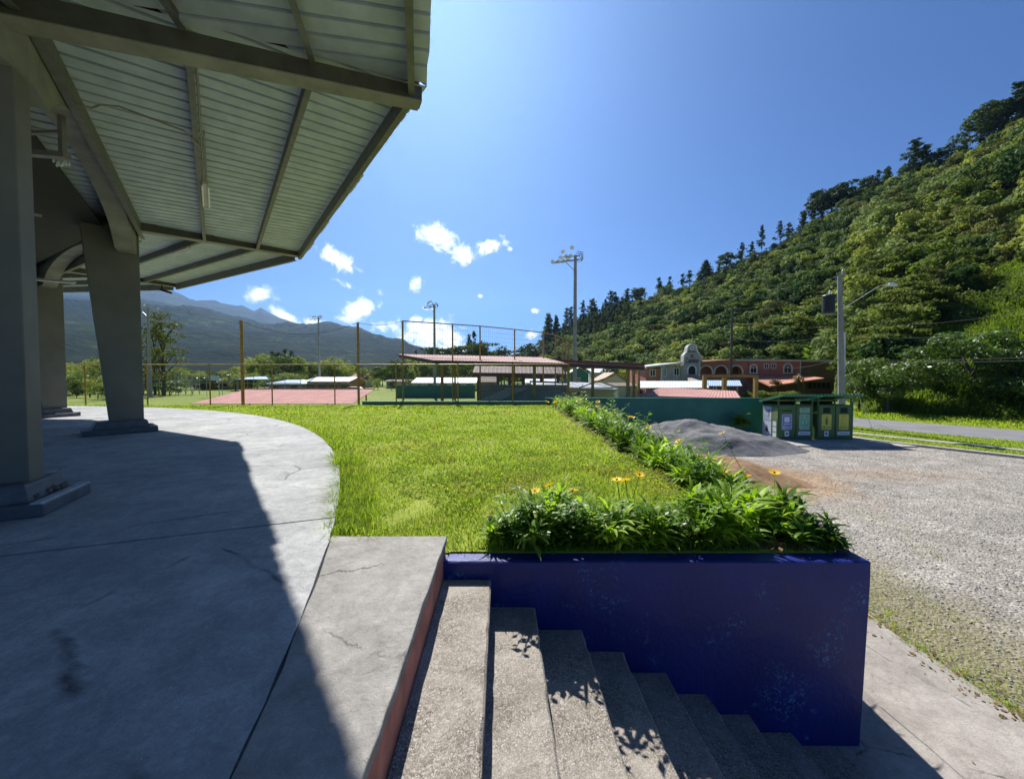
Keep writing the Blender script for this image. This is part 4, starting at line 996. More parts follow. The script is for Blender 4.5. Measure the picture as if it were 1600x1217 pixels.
# longer grass along the curved edge of the terrace
edge_band = lambda lo, hi: (lambda x, y, r: (np.hypot(x - FC[0], y - FC[1]) > FR + lo) & (np.hypot(x - FC[0], y - FC[1]) < FR + lo + (hi - lo) * r.uniform(0, 1, len(x)) ** 1.3))
parts = [grass_field('g', (-3.2, -1.0, 3.36, 8), 6000, .10, .32, .0035, None, 5, ZL, None, '', keep=edge_band(-.06, .5)),
         grass_field('g', (-9, -2, 8, 14), 900, .08, .22, .007, None, 6, ZL, None, '', keep=edge_band(.0, .6)),
         grass_field('g', (-20, -7, 12, 21), 260, .08, .2, .014, None, 7, ZL, None, '', keep=edge_band(.0, .7))]
stuff('tall_edge_grass', parts, M['grass'], 'long grass hanging over the curved terrace edge')
# weeds in the lawn: little leaf pairs
def leaflets(P, size, seed, tilt=.6):
    r = np.random.default_rng(seed); n = len(P); a = r.uniform(0, 6.283, n); t = r.normal(0, tilt, n); s = size * r.uniform(.5, 1.4, n)
    d = np.c_[np.cos(a) * np.cos(t), np.sin(a) * np.cos(t), np.sin(t)]; sd = np.c_[-np.sin(a), np.cos(a), r.normal(0, .35, n)]
    s = s[:, None]; V = np.stack([P, P + d * s * .5 + sd * s * .32, P + d * s, P + d * s * .5 - sd * s * .32], 1).reshape(-1, 3)
    i = np.arange(n)[:, None] * 4; return V, np.concatenate([i + [0, 1, 2], i + [0, 2, 3]], 0)
def weed_pts(rect, n, seed, thr):
    r = np.random.default_rng(seed); x = r.uniform(rect[0], rect[1], n); y = r.uniform(rect[2], rect[3], n)
    k = in_poly(x, y, LAWN) & (x < 2.4); x, y = x[k], y[k]
    q_ = np.array([mn.noise(Vector((a * 1.3, b_ * 1.3, 4.4))) for a, b_ in zip(x, y)]); k = q_ > thr; x, y, q_ = x[k], y[k], q_[k]
    return np.c_[x, y, ZL + .02 + r.uniform(0, .07, len(x)) * (1 + q_)]
stuff('lawn_weeds', [leaflets(weed_pts((-2, 2.4, 3.4, 8), 34000, 21, -.1), .034, 22), leaflets(weed_pts((-5, 2.4, 8, 14), 14000, 23, .05), .045, 24)], M['grass'], 'small broad leaved weeds growing through the lawn')
# grass along the sidewalk and on the lot
kp = lambda x, y, r: (x > 4.66) & (x < 4.72 + .75 * r.uniform(0, 1, len(x)) ** 2.0 + .1 * np.sin(y * 2.3))
parts = [grass_field('g', (4.6, 5.5, -.5, 7), 2600, .02, .075, .004, None, 31, GZ, None, '', keep=kp),
         grass_field('g', (4.7, 8.5, 2.0, 9), 170, .015, .05, .005, None, 32, GZ, None, '', keep=lambda x, y, r: np.array([mn.noise(Vector((a * .8, b_ * .8, 2))) > .12 for a, b_ in zip(x, y)])),]
stuff('path_edge_grass', parts, M['grass'], 'thin grass growing between the sidewalk and the gravel')
parts = []
r_ = np.random.default_rng(5); n = 26000; d_ = r_.uniform(24.95, 31.3, n); s_ = r_.uniform(-3.4, 20, n)
ok = (np.abs(d_ - 27.6) > .45); d_, s_ = d_[ok], s_[ok]
P = np.c_[d_ * HN.x + s_ * HT.x, d_ * HN.y + s_ * HT.y, np.full(len(d_), GZ)]
parts.append(blades(P, r_.uniform(.03, .1, len(P)), r_.uniform(.012, .022, len(P)), 1.2, 6))
n = 30000; d_ = r_.uniform(37.9, 46, n); s_ = r_.uniform(-30, 24, n)
P = np.c_[d_ * HN.x + s_ * HT.x, d_ * HN.y + s_ * HT.y, np.full(len(d_), GZ)]
parts.append(blades(P, r_.uniform(.05, .3, len(P)) * np.clip((d_ - 37) / 4, .3, 2.2), r_.uniform(.02, .04, len(P)), 1.2, 8))
stuff('verge_grass', parts, M['grass'], 'rough green grass on the verges of the road')
# dry leaves
def litter(n, gen, size, seed):
    r = random.Random(seed); P = np.array([gen(r) for _ in range(n)]); return leaflets(P, size, seed, .25)
stuff('leaf_litter', [litter(260, lambda r: (4.66 + r.gauss(.05, .12), r.uniform(2, 5.5), GZ + .035), .045, 1), litter(240, lambda r: (r.uniform(3.3, 9), r.uniform(3.5, 9), GZ + .012), .04, 2),
      litter(500, lambda r: (2.2 + r.uniform(-.25, .5), 3.4 + r.random() ** 1.5 * 10, ZL + .03), .07, 3), litter(40, lambda r: (r.uniform(1.5, 4.6), r.uniform(1.5, 3.1), GZ + .03), .03, 4)], M['dead'], 'dry brown leaves lying on the path edge and bed')

# =================================================================== BORDER PLANTS
def strap_plant(seed, nleaf, L, w, droop=.9, steep=(.25, 1.35), rise=1.0):
    r = random.Random(seed); V = []; F = []
    nst = max(3, nleaf // 14)
    stems = [(r.uniform(-.10, .10), r.uniform(-.10, .10), r.uniform(.02, .26) * L * 2.2 * rise) for _ in range(nst)]
    for k in range(nleaf):
        sx, sy, sz = stems[k % nst]; a = r.uniform(0, 6.283); e = r.uniform(*steep); l = L * r.uniform(.55, 1.15); ww = w * r.uniform(.7, 1.25)
        d = Vector((math.cos(a), math.sin(a), 0)); sd = Vector((-math.sin(a), math.cos(a), 0)); p = Vector((sx, sy, sz * r.uniform(.4, 1.0)))
        i = len(V); tw = r.uniform(-.4, .4); q_ = p.copy(); el = e; seg = 4
        for j in range(seg + 1):
            u = j / seg; wd = ww * (math.sin(math.pi * min(1, .12 + u * .88)) ** .8) * .5 if j < seg else 0.001
            sv = (sd * math.cos(tw) + Vector((0, 0, 1)) * math.sin(tw)) * wd
            V += [tuple(q_ - sv), tuple(q_ + sv)]
            q_ = q_ + (d * math.cos(el) + Vector((0, 0, 1)) * math.sin(el)) * (l / seg); el -= droop * r.uniform(.7, 1.2) / seg * 1.4
        for j in range(seg): b0 = i + j * 2; F += [(b0, b0 + 1, b0 + 3), (b0, b0 + 3, b0 + 2)]
    return V, F
STRAP = [np_mesh('foliage', *strap_plant(100 + k, 170, .20, .027, .8, (.2, 1.4), 1.9), M['leaf_plant']) for k in range(5)]
GLOSS = [np_mesh('foliage', *strap_plant(200 + k, 95, .15, .030, .9, (-.1, 1.3), 2.2), M['leaf_plant_dark']) for k in range(4)]
def stem_plant(seed, nst, H, leaf):
    r = random.Random(seed); V = []; F = []
    for _ in range(nst):
        a = r.uniform(0, 6.28); ln = r.uniform(.1, .55); h = H * r.uniform(.6, 1.1); p0 = Vector((r.uniform(-.07, .07), r.uniform(-.07, .07), 0)); d = Vector((math.cos(a), math.sin(a), 0))
        pt = lambda u: p0 + d * (ln * h * u * u) + Vector((0, 0, h * u * (1 - .18 * ln * u)))
        for k in range(6):
            q0, q1 = pt(k / 6), pt((k + 1) / 6); i = len(V); w = .0035; V += [tuple(q0 - Vector((w, 0, 0))), tuple(q0 + Vector((w, 0, 0))), tuple(q1 + Vector((w, 0, 0))), tuple(q1 - Vector((w, 0, 0)))]; F += [(i, i + 1, i + 2), (i, i + 2, i + 3)]
        n = int(h / .035)
        for k in range(n):
            q_ = pt(.18 + .82 * k / n); b0 = k * 2.4 + a; dd = Vector((math.cos(b0), math.sin(b0), r.uniform(-.2, .6))).normalized(); sd = dd.cross(Vector((0, 0, 1))).normalized(); l = leaf * r.uniform(.6, 1.2); up = Vector((0, 0, r.uniform(-.25, .1) * l))
            i = len(V); V += [tuple(q_), tuple(q_ + dd * l * .45 + sd * l * .24), tuple(q_ + dd * l + up), tuple(q_ + dd * l * .45 - sd * l * .24)]; F += [(i, i + 1, i + 2), (i, i + 2, i + 3)]
    return V, F
STEMMY = [np_mesh('foliage', *stem_plant(300 + k, 9, .50, .085), M['leaf_plant_dark']) for k in range(4)]
def flower_mesh():
    V = []; F = []; n = 12
    for k in range(n):
        a = 2 * math.pi * k / n; d = Vector((math.cos(a), math.sin(a), .25)); sd = Vector((-math.sin(a), math.cos(a), 0)); i = len(V)
        V += [tuple(d * .006), tuple(d * .024 + sd * .008), tuple(d * .042), tuple(d * .024 - sd * .008)]; F += [(i, i + 1, i + 2), (i, i + 2, i + 3)]
    return np_mesh('petals', V, F, M['petal'])
PET = flower_mesh()
b = MB(); b.lathe([(.001, .012), (.006, .010), (.007, .002), (.001, -.004)], 0, 0, 8); EYEM = b.mesh('centre'); EYEM.materials.append(M['flower_eye'])
b = MB(); b.tube([(.02, 0, -.42), (.012, .004, -.2), (0, 0, -.002)], .0028, 4); STEM = b.mesh('stem'); STEM.materials.append(M['leaf_plant'])
def add_flower(plant, world, sc=1.0, tilt=(.2, .1)):
    f = link(bpy.data.objects.new('flower', PET), plant)
    L0 = Vector(world) - plant.location; rot = -plant.rotation_euler.z; s = plant.scale.x
    f.location = ((L0.x * math.cos(rot) - L0.y * math.sin(rot)) / s, (L0.x * math.sin(rot) + L0.y * math.cos(rot)) / s, L0.z / s)
    f.rotation_euler = (tilt[0], tilt[1], random.random() * 6); f.scale = (sc / s,) * 3
    link(bpy.data.objects.new('flower_centre', EYEM), f); link(bpy.data.objects.new('flower_stem', STEM), f)
PLANTS = []
def plant(x, y, sc, meshes, label, z=ZL, name='border_plant', group='leafy plants in the flower bed'):
    p = bpy.data.objects.new(name, None); COL.objects.link(p); p.location = (x, y, z); p.rotation_euler = (0, 0, random.random() * 6.28); p.scale = (sc,) * 3
    tag(p, label, 'plant', group); o = link(bpy.data.objects.new('foliage', random.choice(meshes)), p); o['kind'] = 'stuff'
    PLANTS.append(p); return p
L1 = 'strap leaved plant in the flower bed along the right edge of the lawn'
random.seed(21)
y = 4.05; row = 0
while y < 20.8:
    t = (y - 3.4) / 17.4; xr_ = 2.78 + .8 * t; xl_ = 2.3 if y < 8 else 2.2
    k = 2 if y < 12 else 2
    for j in range(k):
        x = xl_ + .12 + (xr_ - xl_ - .12) * (j + .25 + random.uniform(-.12, .12)) / k
        if y > 9: x = xl_ + .1 + (xr_ + .25 - xl_) * (j + .3 + random.uniform(-.2, .2)) / k
        plant(x, y + random.uniform(-.14, .14), random.uniform(1.25, 1.8) * (1.0 if y < 10 else 1.15), STRAP if random.random() < .8 else STEMMY, L1)
    y += .36 if y < 9 else .55
L2 = 'dark glossy leafy plant in the row behind the blue wall'
for k, px in enumerate(range(775, 1150, 17)):
    for yy in (3.56, 3.86):
        q_ = atY(px + random.uniform(-8, 8), 870, yy); plant(q_[0], yy + random.uniform(-.08, .16), random.uniform(.8, 1.6) * (1 if px > 800 else .6), GLOSS if random.random() < .7 else STRAP, L2, group='glossy plants behind the blue wall')
for k, px in enumerate((768, 800, 828, 850, 872, 898, 922, 948, 975, 1010, 1052, 1100)):
    q_ = atY(px, 870, 3.48); plant(q_[0], 3.46 + random.uniform(-.03, .1), random.uniform(.75, 1.12) * (1 if px > 790 else .6), STEMMY, 'tall leafy stemmed weed in the row behind the blue wall', group='leafy stems behind the blue wall')
for x, yy, s in ((2.62, 3.55, 1.15), (2.84, 3.62, 1.05), (2.5, 3.8, 1.2), (2.75, 3.95, 1.2), (2.9, 3.45, .75), (2.96, 3.5, .8), (2.93, 3.66, 1.0), (2.88, 3.8, 1.1), (2.99, 3.44, .5)):
    plant(x, yy, s * 1.25, GLOSS if s < 1.16 else STRAP, 'bushy plant crowding the right corner of the blue wall', group='plants at the wall corner')
# flowers at their places
FL = [(836, 768, 4.1), (858, 759, 4.2), (895, 766, 4.15), (964, 750, 4.5), (977, 751, 4.5), (999, 742, 4.6), (1129, 677, 6.2), (1131, 740, 4.9), (1210, 739, 4.6), (1150, 783, 4.2), (926, 655, 13.5), (947, 650, 14.2), (950, 651, 14), (912, 640, 16), (930, 635, 17), (886, 628, 19), (900, 630, 18.5), (906, 625, 19), (875, 627, 19.5), (868, 629, 19), (855, 628, 20), (918, 664, 12), (890, 633, 17.5), (940, 640, 15.5), (905, 626, 19.8), (1196, 781, 4.1), (960, 668, 10.5)]
FL += [(1013, 668, 9.0), (985, 652, 11.5), (1060, 690, 7.2), (958, 641, 14.5), (1088, 700, 6.6), (934, 628, 18), (921, 645, 14), (1018, 690, 8.0), (1166, 745, 4.7), (881, 640, 17)]
for px, py, Y in FL:
    w_ = Vector(atY(px, py, Y)); pl = min(PLANTS, key=lambda p: (p.location.xy - w_.xy).length)
    far = max(1.0, Y / 8); add_flower(pl, w_, (1.7 if Y < 7 else 1.9) * (1.0 if Y < 7 else min(1.7, far)), (random.uniform(-.5, .5), random.uniform(-.5, .5)))
# low weed at the corner of the terrace and runner hanging over the wall
wd = plant(-1.56, 3.62, .62, GLOSS, 'little round leaved weed at the corner of the landing', group=None); wd.name = 'weed'

# =================================================================== TREES
def clump_leaves(clumps, per, size, seed, shell=.55, up=.35):
    r = np.random.default_rng(seed); Vs = []; Fs = []; k = 0
    for (cx, cy, cz, rx, ry, rz) in clumps:
        n = max(8, int(per * (rx * ry * rz) ** .667 / (clumps[0][3] * clumps[0][4] * clumps[0][5]) ** .667))
        d = r.normal(0, 1, (n, 3)); d /= np.linalg.norm(d, axis=1)[:, None]; rad = (shell + (1 - shell) * r.uniform(0, 1, n) ** .5)[:, None] * (1 + .12 * r.normal(0, 1, (n, 1)))
        P = np.array([cx, cy, cz]) + d * rad * np.array([rx, ry, rz])
        nr = d + r.normal(0, .55, (n, 3)) + np.array([0, 0, up]); nr /= np.linalg.norm(nr, axis=1)[:, None]
        a = np.cross(nr, r.normal(0, 1, (n, 3))); a /= np.linalg.norm(a, axis=1)[:, None]; b_ = np.cross(nr, a)
        s = (size * r.uniform(.55, 1.35, n))[:, None]
        V = np.stack([P - a * s, P + b_ * s * .45, P + a * s, P - b_ * s * .45], 1).reshape(-1, 3); i = np.arange(n)[:, None] * 4
        Vs.append(V); Fs.append(np.concatenate([i + [0, 1, 2], i + [0, 2, 3]], 0) + k); k += len(V)
    return np.concatenate(Vs), np.concatenate(Fs)
def crown_clumps(kind, seed):
    r = random.Random(seed); C = []
    if kind == 'open':
        for k in range(34):
            a = r.uniform(0, 6.28); z = r.uniform(.22, .96); w = .30 * (1.15 - abs(z - .5) * 1.1); u = r.uniform(.15, 1.1); q_ = r.uniform(.045, .095)
            C.append((w * u * math.cos(a), w * u * math.sin(a), z, q_ * 1.35, q_ * 1.3, q_ * .6))
    if kind == 'round':
        for k in range(15):
            a = r.uniform(0, 6.28); u = r.random() ** .5; z = r.uniform(.25, .84); w = .34 * math.sqrt(max(.1, 1 - ((z - .45) / .5) ** 2)); q_ = r.uniform(.11, .19)
            C.append((w * u * math.cos(a), w * u * math.sin(a), z, q_ * 1.1, q_ * 1.1, q_ * .8))
    elif kind == 'broad':
        for k in range(26):
            a = r.uniform(0, 6.28); z = r.uniform(.34, .9); w = .46 * math.sqrt(max(.08, 1 - ((z - .52) / .46) ** 2)); u = r.uniform(.35, 1); q_ = r.uniform(.08, .15)
            C.append((w * u * math.cos(a), w * u * math.sin(a), z, q_ * 1.15, q_ * 1.15, q_ * .8))
    elif kind == 'layer':
        for k in range(22):
            a = r.uniform(0, 6.28); z = r.uniform(.42, .95); w = .55 * (1 - .45 * (z - .4)); u = r.uniform(.2, 1); q_ = r.uniform(.12, .2)
            C.append((w * u * math.cos(a), w * u * math.sin(a), z + .03 * r.random(), q_ * 1.3, q_ * 1.2, q_ * .22))
    elif kind == 'cone':
        for k in range(20):
            z = .12 + .84 * k / 19; w = .23 * (1 - z) + .02; a = k * 2.4; C.append((w * .5 * math.cos(a), w * .5 * math.sin(a), z, w * .75 + .03, w * .75 + .03, .055))
    elif kind == 'pine':
        lean = r.uniform(-.05, .05)
        for k in range(64):
            z = .28 + .71 * r.random() ** .85; w = .24 * (1.2 - z) * r.uniform(.4, 1.5); a = r.uniform(0, 6.28); u = r.uniform(.1, 1); q_ = r.uniform(.022, .052) * (1.35 - .6 * z)
            C.append((w * u * math.cos(a), w * u * math.sin(a), z, q_ * 1.25, q_ * 1.25, q_ * .7))
    C.sort(key=lambda c: -c[3] * c[5]); return C
def trunk_mb(kind, seed, C):
    r = random.Random(seed); b = MB(); h = {'open': .9, 'round': .5, 'broad': .55, 'layer': .7, 'cone': .9, 'pine': .95}[kind]; w = {'open': .02, 'round': .022, 'broad': .035, 'layer': .022, 'cone': .016, 'pine': .015}[kind]
    pts = [(.02 * r.uniform(-1, 1) * k, .02 * r.uniform(-1, 1) * k, -.05 + (h + .05) * k / 4) for k in range(5)]
    b.tube(pts, [w * (1.25 - .24 * k) for k in range(5)], 7)
    for c in C[:(16 if kind == 'open' else 7) if kind != 'cone' else 0]:
        z = min(h * .95, max(.2, c[2] - .18)); b.tube([(0, 0, z * .9), (c[0] * .5, c[1] * .5, (z + c[2]) / 2), (c[0] * .9, c[1] * .9, c[2])], [w * .45, w * .32, w * .15], 5)
    return b
TREE = {}
def tree_meshes(kind, var, leaf, per, size, tag_=''):
    key = (kind, var, tag_)
    if key not in TREE:
        C = crown_clumps(kind, 31 * var + hash(kind) % 1 + len(kind) * 7); V, F = clump_leaves(C, per, size, var + 5, .45 if kind != 'layer' else .2)
        cm = np_mesh('crown', V, F, leaf); tm = trunk_mb(kind, var, C).mesh('trunk'); tm.materials.append(M['trunk']); TREE[key] = (cm, tm)
    return TREE[key]
def tree(x, y, z, h, wid, kind, var, leaf, per, size, label, group=None, name='tree', tag_='', rz=None, rough_parts=True):
    cm, tm = tree_meshes(kind, var, leaf, per, size, tag_)
    t = bpy.data.objects.new(name, None); COL.objects.link(t); t.location = (x, y, z); t.scale = (h * wid, h * wid, h); t.rotation_euler = (0, 0, random.random() * 6.28 if rz is None else rz)
    tag(t, label, 'tree', group); link(bpy.data.objects.new('crown', cm), t); link(bpy.data.objects.new('trunk', tm), t); return t

# =================================================================== HILLSIDE ON THE RIGHT
CR = [(780, 380, 596), (820, 360, 588), (850, 340, 562), (880, 310, 523), (960, 260, 490), (1080, 205, 444), (1140, 188, 418), (1200, 171, 388), (1300, 150, 326), (1380, 138, 292), (1450, 130, 262), (1520, 120, 232), (1600, 110, 172), (1750, 95, 100), (2000, 80, 20), (2600, 60, -60)]
FT = [(780, 330), (820, 300), (850, 200), (880, 150), (960, 112), (1080, 84), (1200, 77), (1290, 72), (1340, 42), (1380, 33.5), (1450, 30.5), (1600, 26.5), (1750, 23.5), (2000, 20), (2600, 15)]
cp = np.array(CR, float); fp = np.array(FT, float)
def hill_pt(px, t):
    cy = np.interp(px, cp[:, 0], cp[:, 1]); cpy = np.interp(px, cp[:, 0], cp[:, 2]); fy = np.interp(px, fp[:, 0], fp[:, 1])
    cz = atY(px, cpy, cy)[2] - 4.5 * min(1, cy / 150) ; Y = fy + (cy - fy) * t; X = (px - 800) / FOC * Y
    if t <= 1: z = GZ + (cz - GZ) * (t ** 1.06)
    else: z = GZ + (cz - GZ) * (1 - (t - 1) * .35)
    dmp = min(1, t * 5)
    z += dmp * (4.5 * mn.fractal(Vector((X * .019, Y * .019, 4)), 1, 2, 4) + .5 * mn.noise(Vector((X * .15, Y * .15, 1)))) * (1 if t < .9 else .5)
    return X, Y, max(z, GZ - .3 if t < .02 else GZ)
V = []; F = []; pxs = list(np.arange(780, 1640, 8)) + list(np.arange(1640, 2601, 40)); ts = [0, .01, .03] + [k / 44 for k in range(3, 45)] + [1.05, 1.2, 1.5, 2, 2.6]
for px in pxs:
    for t in ts: V.append(hill_pt(px, t))
nT = len(ts)
for i in range(len(pxs) - 1):
    for j in range(nT - 1): k = i * nT + j; F.append((k, k + nT, k + nT + 1, k + 1))
tag(link(bpy.data.objects.new('hillside', np_mesh('hillside', V, F, M['hill'], smooth=True))), kind='structure')

random.seed(5)
cells = {}; cand = []
tries = 0
while len(cand) < 4000 and tries < 60000:
    tries += 1
    px = random.uniform(800, 1780); t = random.uniform(.015, 1.04)
    cy = np.interp(px, cp[:, 0], cp[:, 1]); fy = np.interp(px, fp[:, 0], fp[:, 1]); Y = fy + (cy - fy) * t
    if random.random() > (Y * (cy - fy)) / (150 * 110) * 1.2 + .1: continue
    if px > 1400 and t < .22 + .07 * math.sin(px * .021): continue
    if px > 1325 and t < .04: continue
    if px > 1325 and t < .30 and random.random() < .35: continue
    x, y, z = hill_pt(px, t); near = Y < 75; sp_ = 2.3 if near else 3.3
    key = (int(x / sp_), int(y / sp_))
    if key in cells: continue
    cells[key] = 1
    cand.append((x, y, z, px, t))
def forest_kind(px, t, r):
    band = mn.noise(Vector((px * .012, t * 3.5, 2)))
    if t > .96 and r.random() < .16: return 'pine'
    if px < 1000 and t > .55 and r.random() < .4: return 'cone' if r.random() < .3 else 'pine'
    if 1120 < px and t < .42 and band > .06 and r.random() < .6: return 'layer'
    q_ = r.random(); return 'broad' if q_ < .34 else ('open' if q_ < .46 else 'round')
FKW = {'round': (M['forest'], 150, .046), 'broad': (M['forest2'], 130, .042), 'open': (M['olive_leaf'], 150, .024), 'layer': (M['layer'], 120, .045), 'cone': (M['pine'], 110, .045), 'pine': (M['pine'], 70, .022)}
GL = {'open': ('loose olive green tree on the wooded hillside', 'olive trees on the hillside'), 'round': ('bushy round tree on the wooded hillside', 'bushy trees on the hillside'), 'broad': ('spreading tree on the wooded hillside', 'spreading trees on the hillside'), 'layer': ('pale feathery tree with layered crown on the lower hillside', 'feathery trees on the lower hillside'),
      'cone': ('dark cone shaped conifer on the far hillside', 'conifers on the hillside'), 'pine': ('dark tall pine standing on the hillside', 'pines on the hillside')}
rr = random.Random(9); items = []
for (x, y, z, px, t) in cand:
    kd = forest_kind(px, t, rr); H = {'round': 5.2 + 5.0 * rr.random() ** 1.7, 'broad': 5.8 + 5.5 * rr.random() ** 1.7, 'open': rr.uniform(6, 11), 'layer': rr.uniform(4.5, 7.5), 'cone': rr.uniform(7, 11), 'pine': rr.uniform(8, 13)}[kd]
    if y < 60: H *= .78
    if y > 220: H *= 1.25
    items.append((x, y, z - .25 * H * (kd in ('round', 'broad', 'open')) - .3, H, kd, rr.randrange(4), px, H / y))
vis = [it for it in items if 840 < it[6] < 1605]
vis.sort(key=lambda it: -it[7]); single = set(id(it) for it in vis[:175])
# crest pines are picked out one by one against the sky
crest = [it for it in items if it[4] in ('pine', 'cone') and 840 < it[6] < 1605 and id(it) not in single][:70]; single |= set(id(it) for it in crest)
rest = []
for it in items:
    x, y, z, H, kd, v, px, _ = it; lf, per, sz = FKW[kd]
    if id(it) in single: tree(x, y, z, H, 1.0 if kd != 'round' else 1.12, kd, v, lf, per, sz, *GL[kd], name={'pine': 'pine_tree', 'cone': 'conifer'}.get(kd, 'hillside_tree'))
    else: rest.append(it)
# the remaining forest: instances on points
def forest_stuff(name, pts, kinds_meshes, label):
    cl = bpy.data.collections.new('forest_kinds')
    for i, m_ in enumerate(kinds_meshes):
        o = bpy.data.objects.new('kind_%02d' % i, m_); cl.objects.link(o)
    me = bpy.data.meshes.new(name); n = len(pts); me.vertices.add(n); me.vertices.foreach_set('co', np.array([p[:3] for p in pts], np.float32).ravel())
    for nm, tp, vals in (('height', 'FLOAT', [p[3] for p in pts]), ('turn', 'FLOAT', [random.random() * 6.28 for _ in pts])):
        a = me.attributes.new(nm, tp, 'POINT'); a.data.foreach_set('value', np.array(vals, np.float32))
    a = me.attributes.new('pick', 'INT', 'POINT'); a.data.foreach_set('value', np.array([p[4] for p in pts], np.int32))
    o = link(bpy.data.objects.new(name, me)); tag(o, label, kind='stuff')
    g = bpy.data.node_groups.new('forest_scatter', 'GeometryNodeTree'); g.interface.new_socket('Geometry', in_out='INPUT', socket_type='NodeSocketGeometry'); g.interface.new_socket('Geometry', in_out='OUTPUT', socket_type='NodeSocketGeometry')
    gi = g.nodes.new('NodeGroupInput'); go = g.nodes.new('NodeGroupOutput'); ip = g.nodes.new('GeometryNodeInstanceOnPoints'); ci = g.nodes.new('GeometryNodeCollectionInfo')
    ci.inputs['Collection'].default_value = cl; ci.inputs['Separate Children'].default_value = True; ci.inputs['Reset Children'].default_value = True
    def att(nm, tp):
        a = g.nodes.new('GeometryNodeInputNamedAttribute'); a.data_type = tp; a.inputs['Name'].default_value = nm; return a.outputs['Attribute']
    L = g.links.new; L(gi.outputs[0], ip.inputs['Points']); L(ci.outputs[0], ip.inputs['Instance']); ip.inputs['Pick Instance'].default_value = True
    L(att('pick', 'INT'), ip.inputs['Instance Index'])
    cx = g.nodes.new('ShaderNodeCombineXYZ'); L(att('turn', 'FLOAT'), cx.inputs[2]); L(cx.outputs[0], ip.inputs['Rotation'])
    cs = g.nodes.new('ShaderNodeCombineXYZ'); hh = att('height', 'FLOAT')
    for k in range(3): L(hh, cs.inputs[k])
    L(cs.outputs[0], ip.inputs['Scale']); L(ip.outputs[0], go.inputs[0])
    md = o.modifiers.new('scatter', 'NODES'); md.node_group = g
    return o
KI = {}; KM = []
for kd in ('round', 'broad', 'open', 'layer', 'cone', 'pine'):
    for v in range(4): KI[(kd, v)] = len(KM); KM.append(tree_meshes(kd, v, *FKW[kd])[0])
forest_stuff('hillside_forest', [(x, y, z, H, KI[(kd, v)]) for x, y, z, H, kd, v, px, _ in rest], KM, 'dense mixed forest covering the steep hillside')

# crest silhouettes named in the photograph: (px, top y, base y, kind, Y, width)
random.seed(3)
for px, yt, yb, kd, Y, wd in ((861, 486, 545, 'cone', 300, 1.2), (869, 490, 540, 'cone', 300, 1.0), (880, 478, 508, 'pine', 292, 1.5), (888, 476, 505, 'pine', 288, 1.4), (908, 470, 502, 'pine', 280, 1.5), (920, 463, 498, 'pine', 276, 1.5), (930, 461, 495, 'pine', 272, 1.5), (941, 459, 490, 'pine', 268, 1.3), (950, 456, 488, 'pine', 264, 1.5), (962, 452, 486, 'pine', 258, 1.4), (972, 448, 482, 'pine', 254, 1.3), (980, 444, 478, 'pine', 250, 1.3), (996, 447, 470, 'round', 243, 1.2),
        (1030, 436, 460, 'pine', 226, 1.6), (1070, 418, 446, 'pine', 208, 1.6), (1106, 408, 432, 'cone', 196, 1.5), (1118, 408, 428, 'pine', 192, 1.6), (1140, 394, 420, 'broad', 186, 1.2), (1188, 343, 392, 'pine', 174, 1.2), (1216, 347, 378, 'pine', 168, 1.5), (1160, 380, 408, 'pine', 181, 1.7), (1285, 292, 340, 'broad', 154, 1.3), (1300, 298, 332, 'broad', 150, 1.3), (1335, 278, 318, 'broad', 145, 1.3), (1372, 257, 300, 'pine', 139, 1.5), (1386, 257, 295, 'pine', 138, 1.5), (1430, 222, 276, 'pine', 132, 1.9), (1444, 226, 270, 'pine', 131, 1.7), (1466, 226, 262, 'pine', 129, 1.6), (1480, 224, 256, 'broad', 127, 1.3), (1546, 162, 220, 'broad', 117, .9), (1552, 165, 216, 'pine', 116, 1.6), (1592, 124, 190, 'pine', 112, 1.7), (1604, 130, 180, 'broad', 111, 1.2)):
    px += random.randint(-7, 7) if px < 1240 else 0
    p = atY(px, yb, Y); q_ = atY(px, yt, Y); h = (q_[2] - p[2]) * random.uniform(.72, 1.08); wd *= random.uniform(.9, 1.5); lf = M['pine']
    sink = .12 * h if kd != 'cone' else .12 * h; h += sink; p = (p[0], p[1], p[2] - sink); wd = wd * (.72 if kd == 'pine' else .9)
    tree(p[0], Y, p[2], h, wd, kd, px % 4, lf, *FKW[kd][1:], 'dark %s standing out against the sky on the hill crest' % {'cone': 'cone shaped conifer', 'pine': 'open crowned pine', 'broad': 'spreading tree', 'round': 'bushy tree'}[kd], 'trees along the hill crest', name={'pine': 'pine_tree', 'cone': 'conifer'}.get(kd, 'crest_tree'), tag_='crest')

# two broad glossy trees beside the road and other near trees
BW = (M['broad'], 620, .0185)
def near_tree(px, yt, yb, Y, wd, var, label, kind='broad', kw=BW, tg='near', group=None):
    p = atY(px, yb, Y); q_ = atY(px, yt, Y); z0 = p[2]
    return tree(p[0], Y, z0, q_[2] - z0, wd, kind, var, kw[0], kw[1], kw[2], label, group, name='roadside_tree', tag_=tg)
near_tree(1386, 545, 648, 33, 1.15, 0, 'dense dark green tree beside the road just right of the utility pole', 'round', (M['broad'], 900, .02))
near_tree(1342, 556, 640, 36, .9, 1, 'small dense green tree directly behind the utility pole', 'round', (M['broad'], 900, .02))
near_tree(1516, 510, 655, 31.5, 1.22, 2, 'large glossy leaved tree with forked trunk beside the road')
near_tree(1436, 556, 640, 38, .95, 2, 'rounded bright tree on the bank between the dense and forked trees', 'round', (M['forest'], 600, .022), 'bank')
near_tree(1590, 540, 662, 29.5, .9, 1, 'glossy green tree cut by the right edge of the photo')
near_tree(1490, 470, 560, 46, 1.2, 2, 'dark rounded tree above the grass bank')
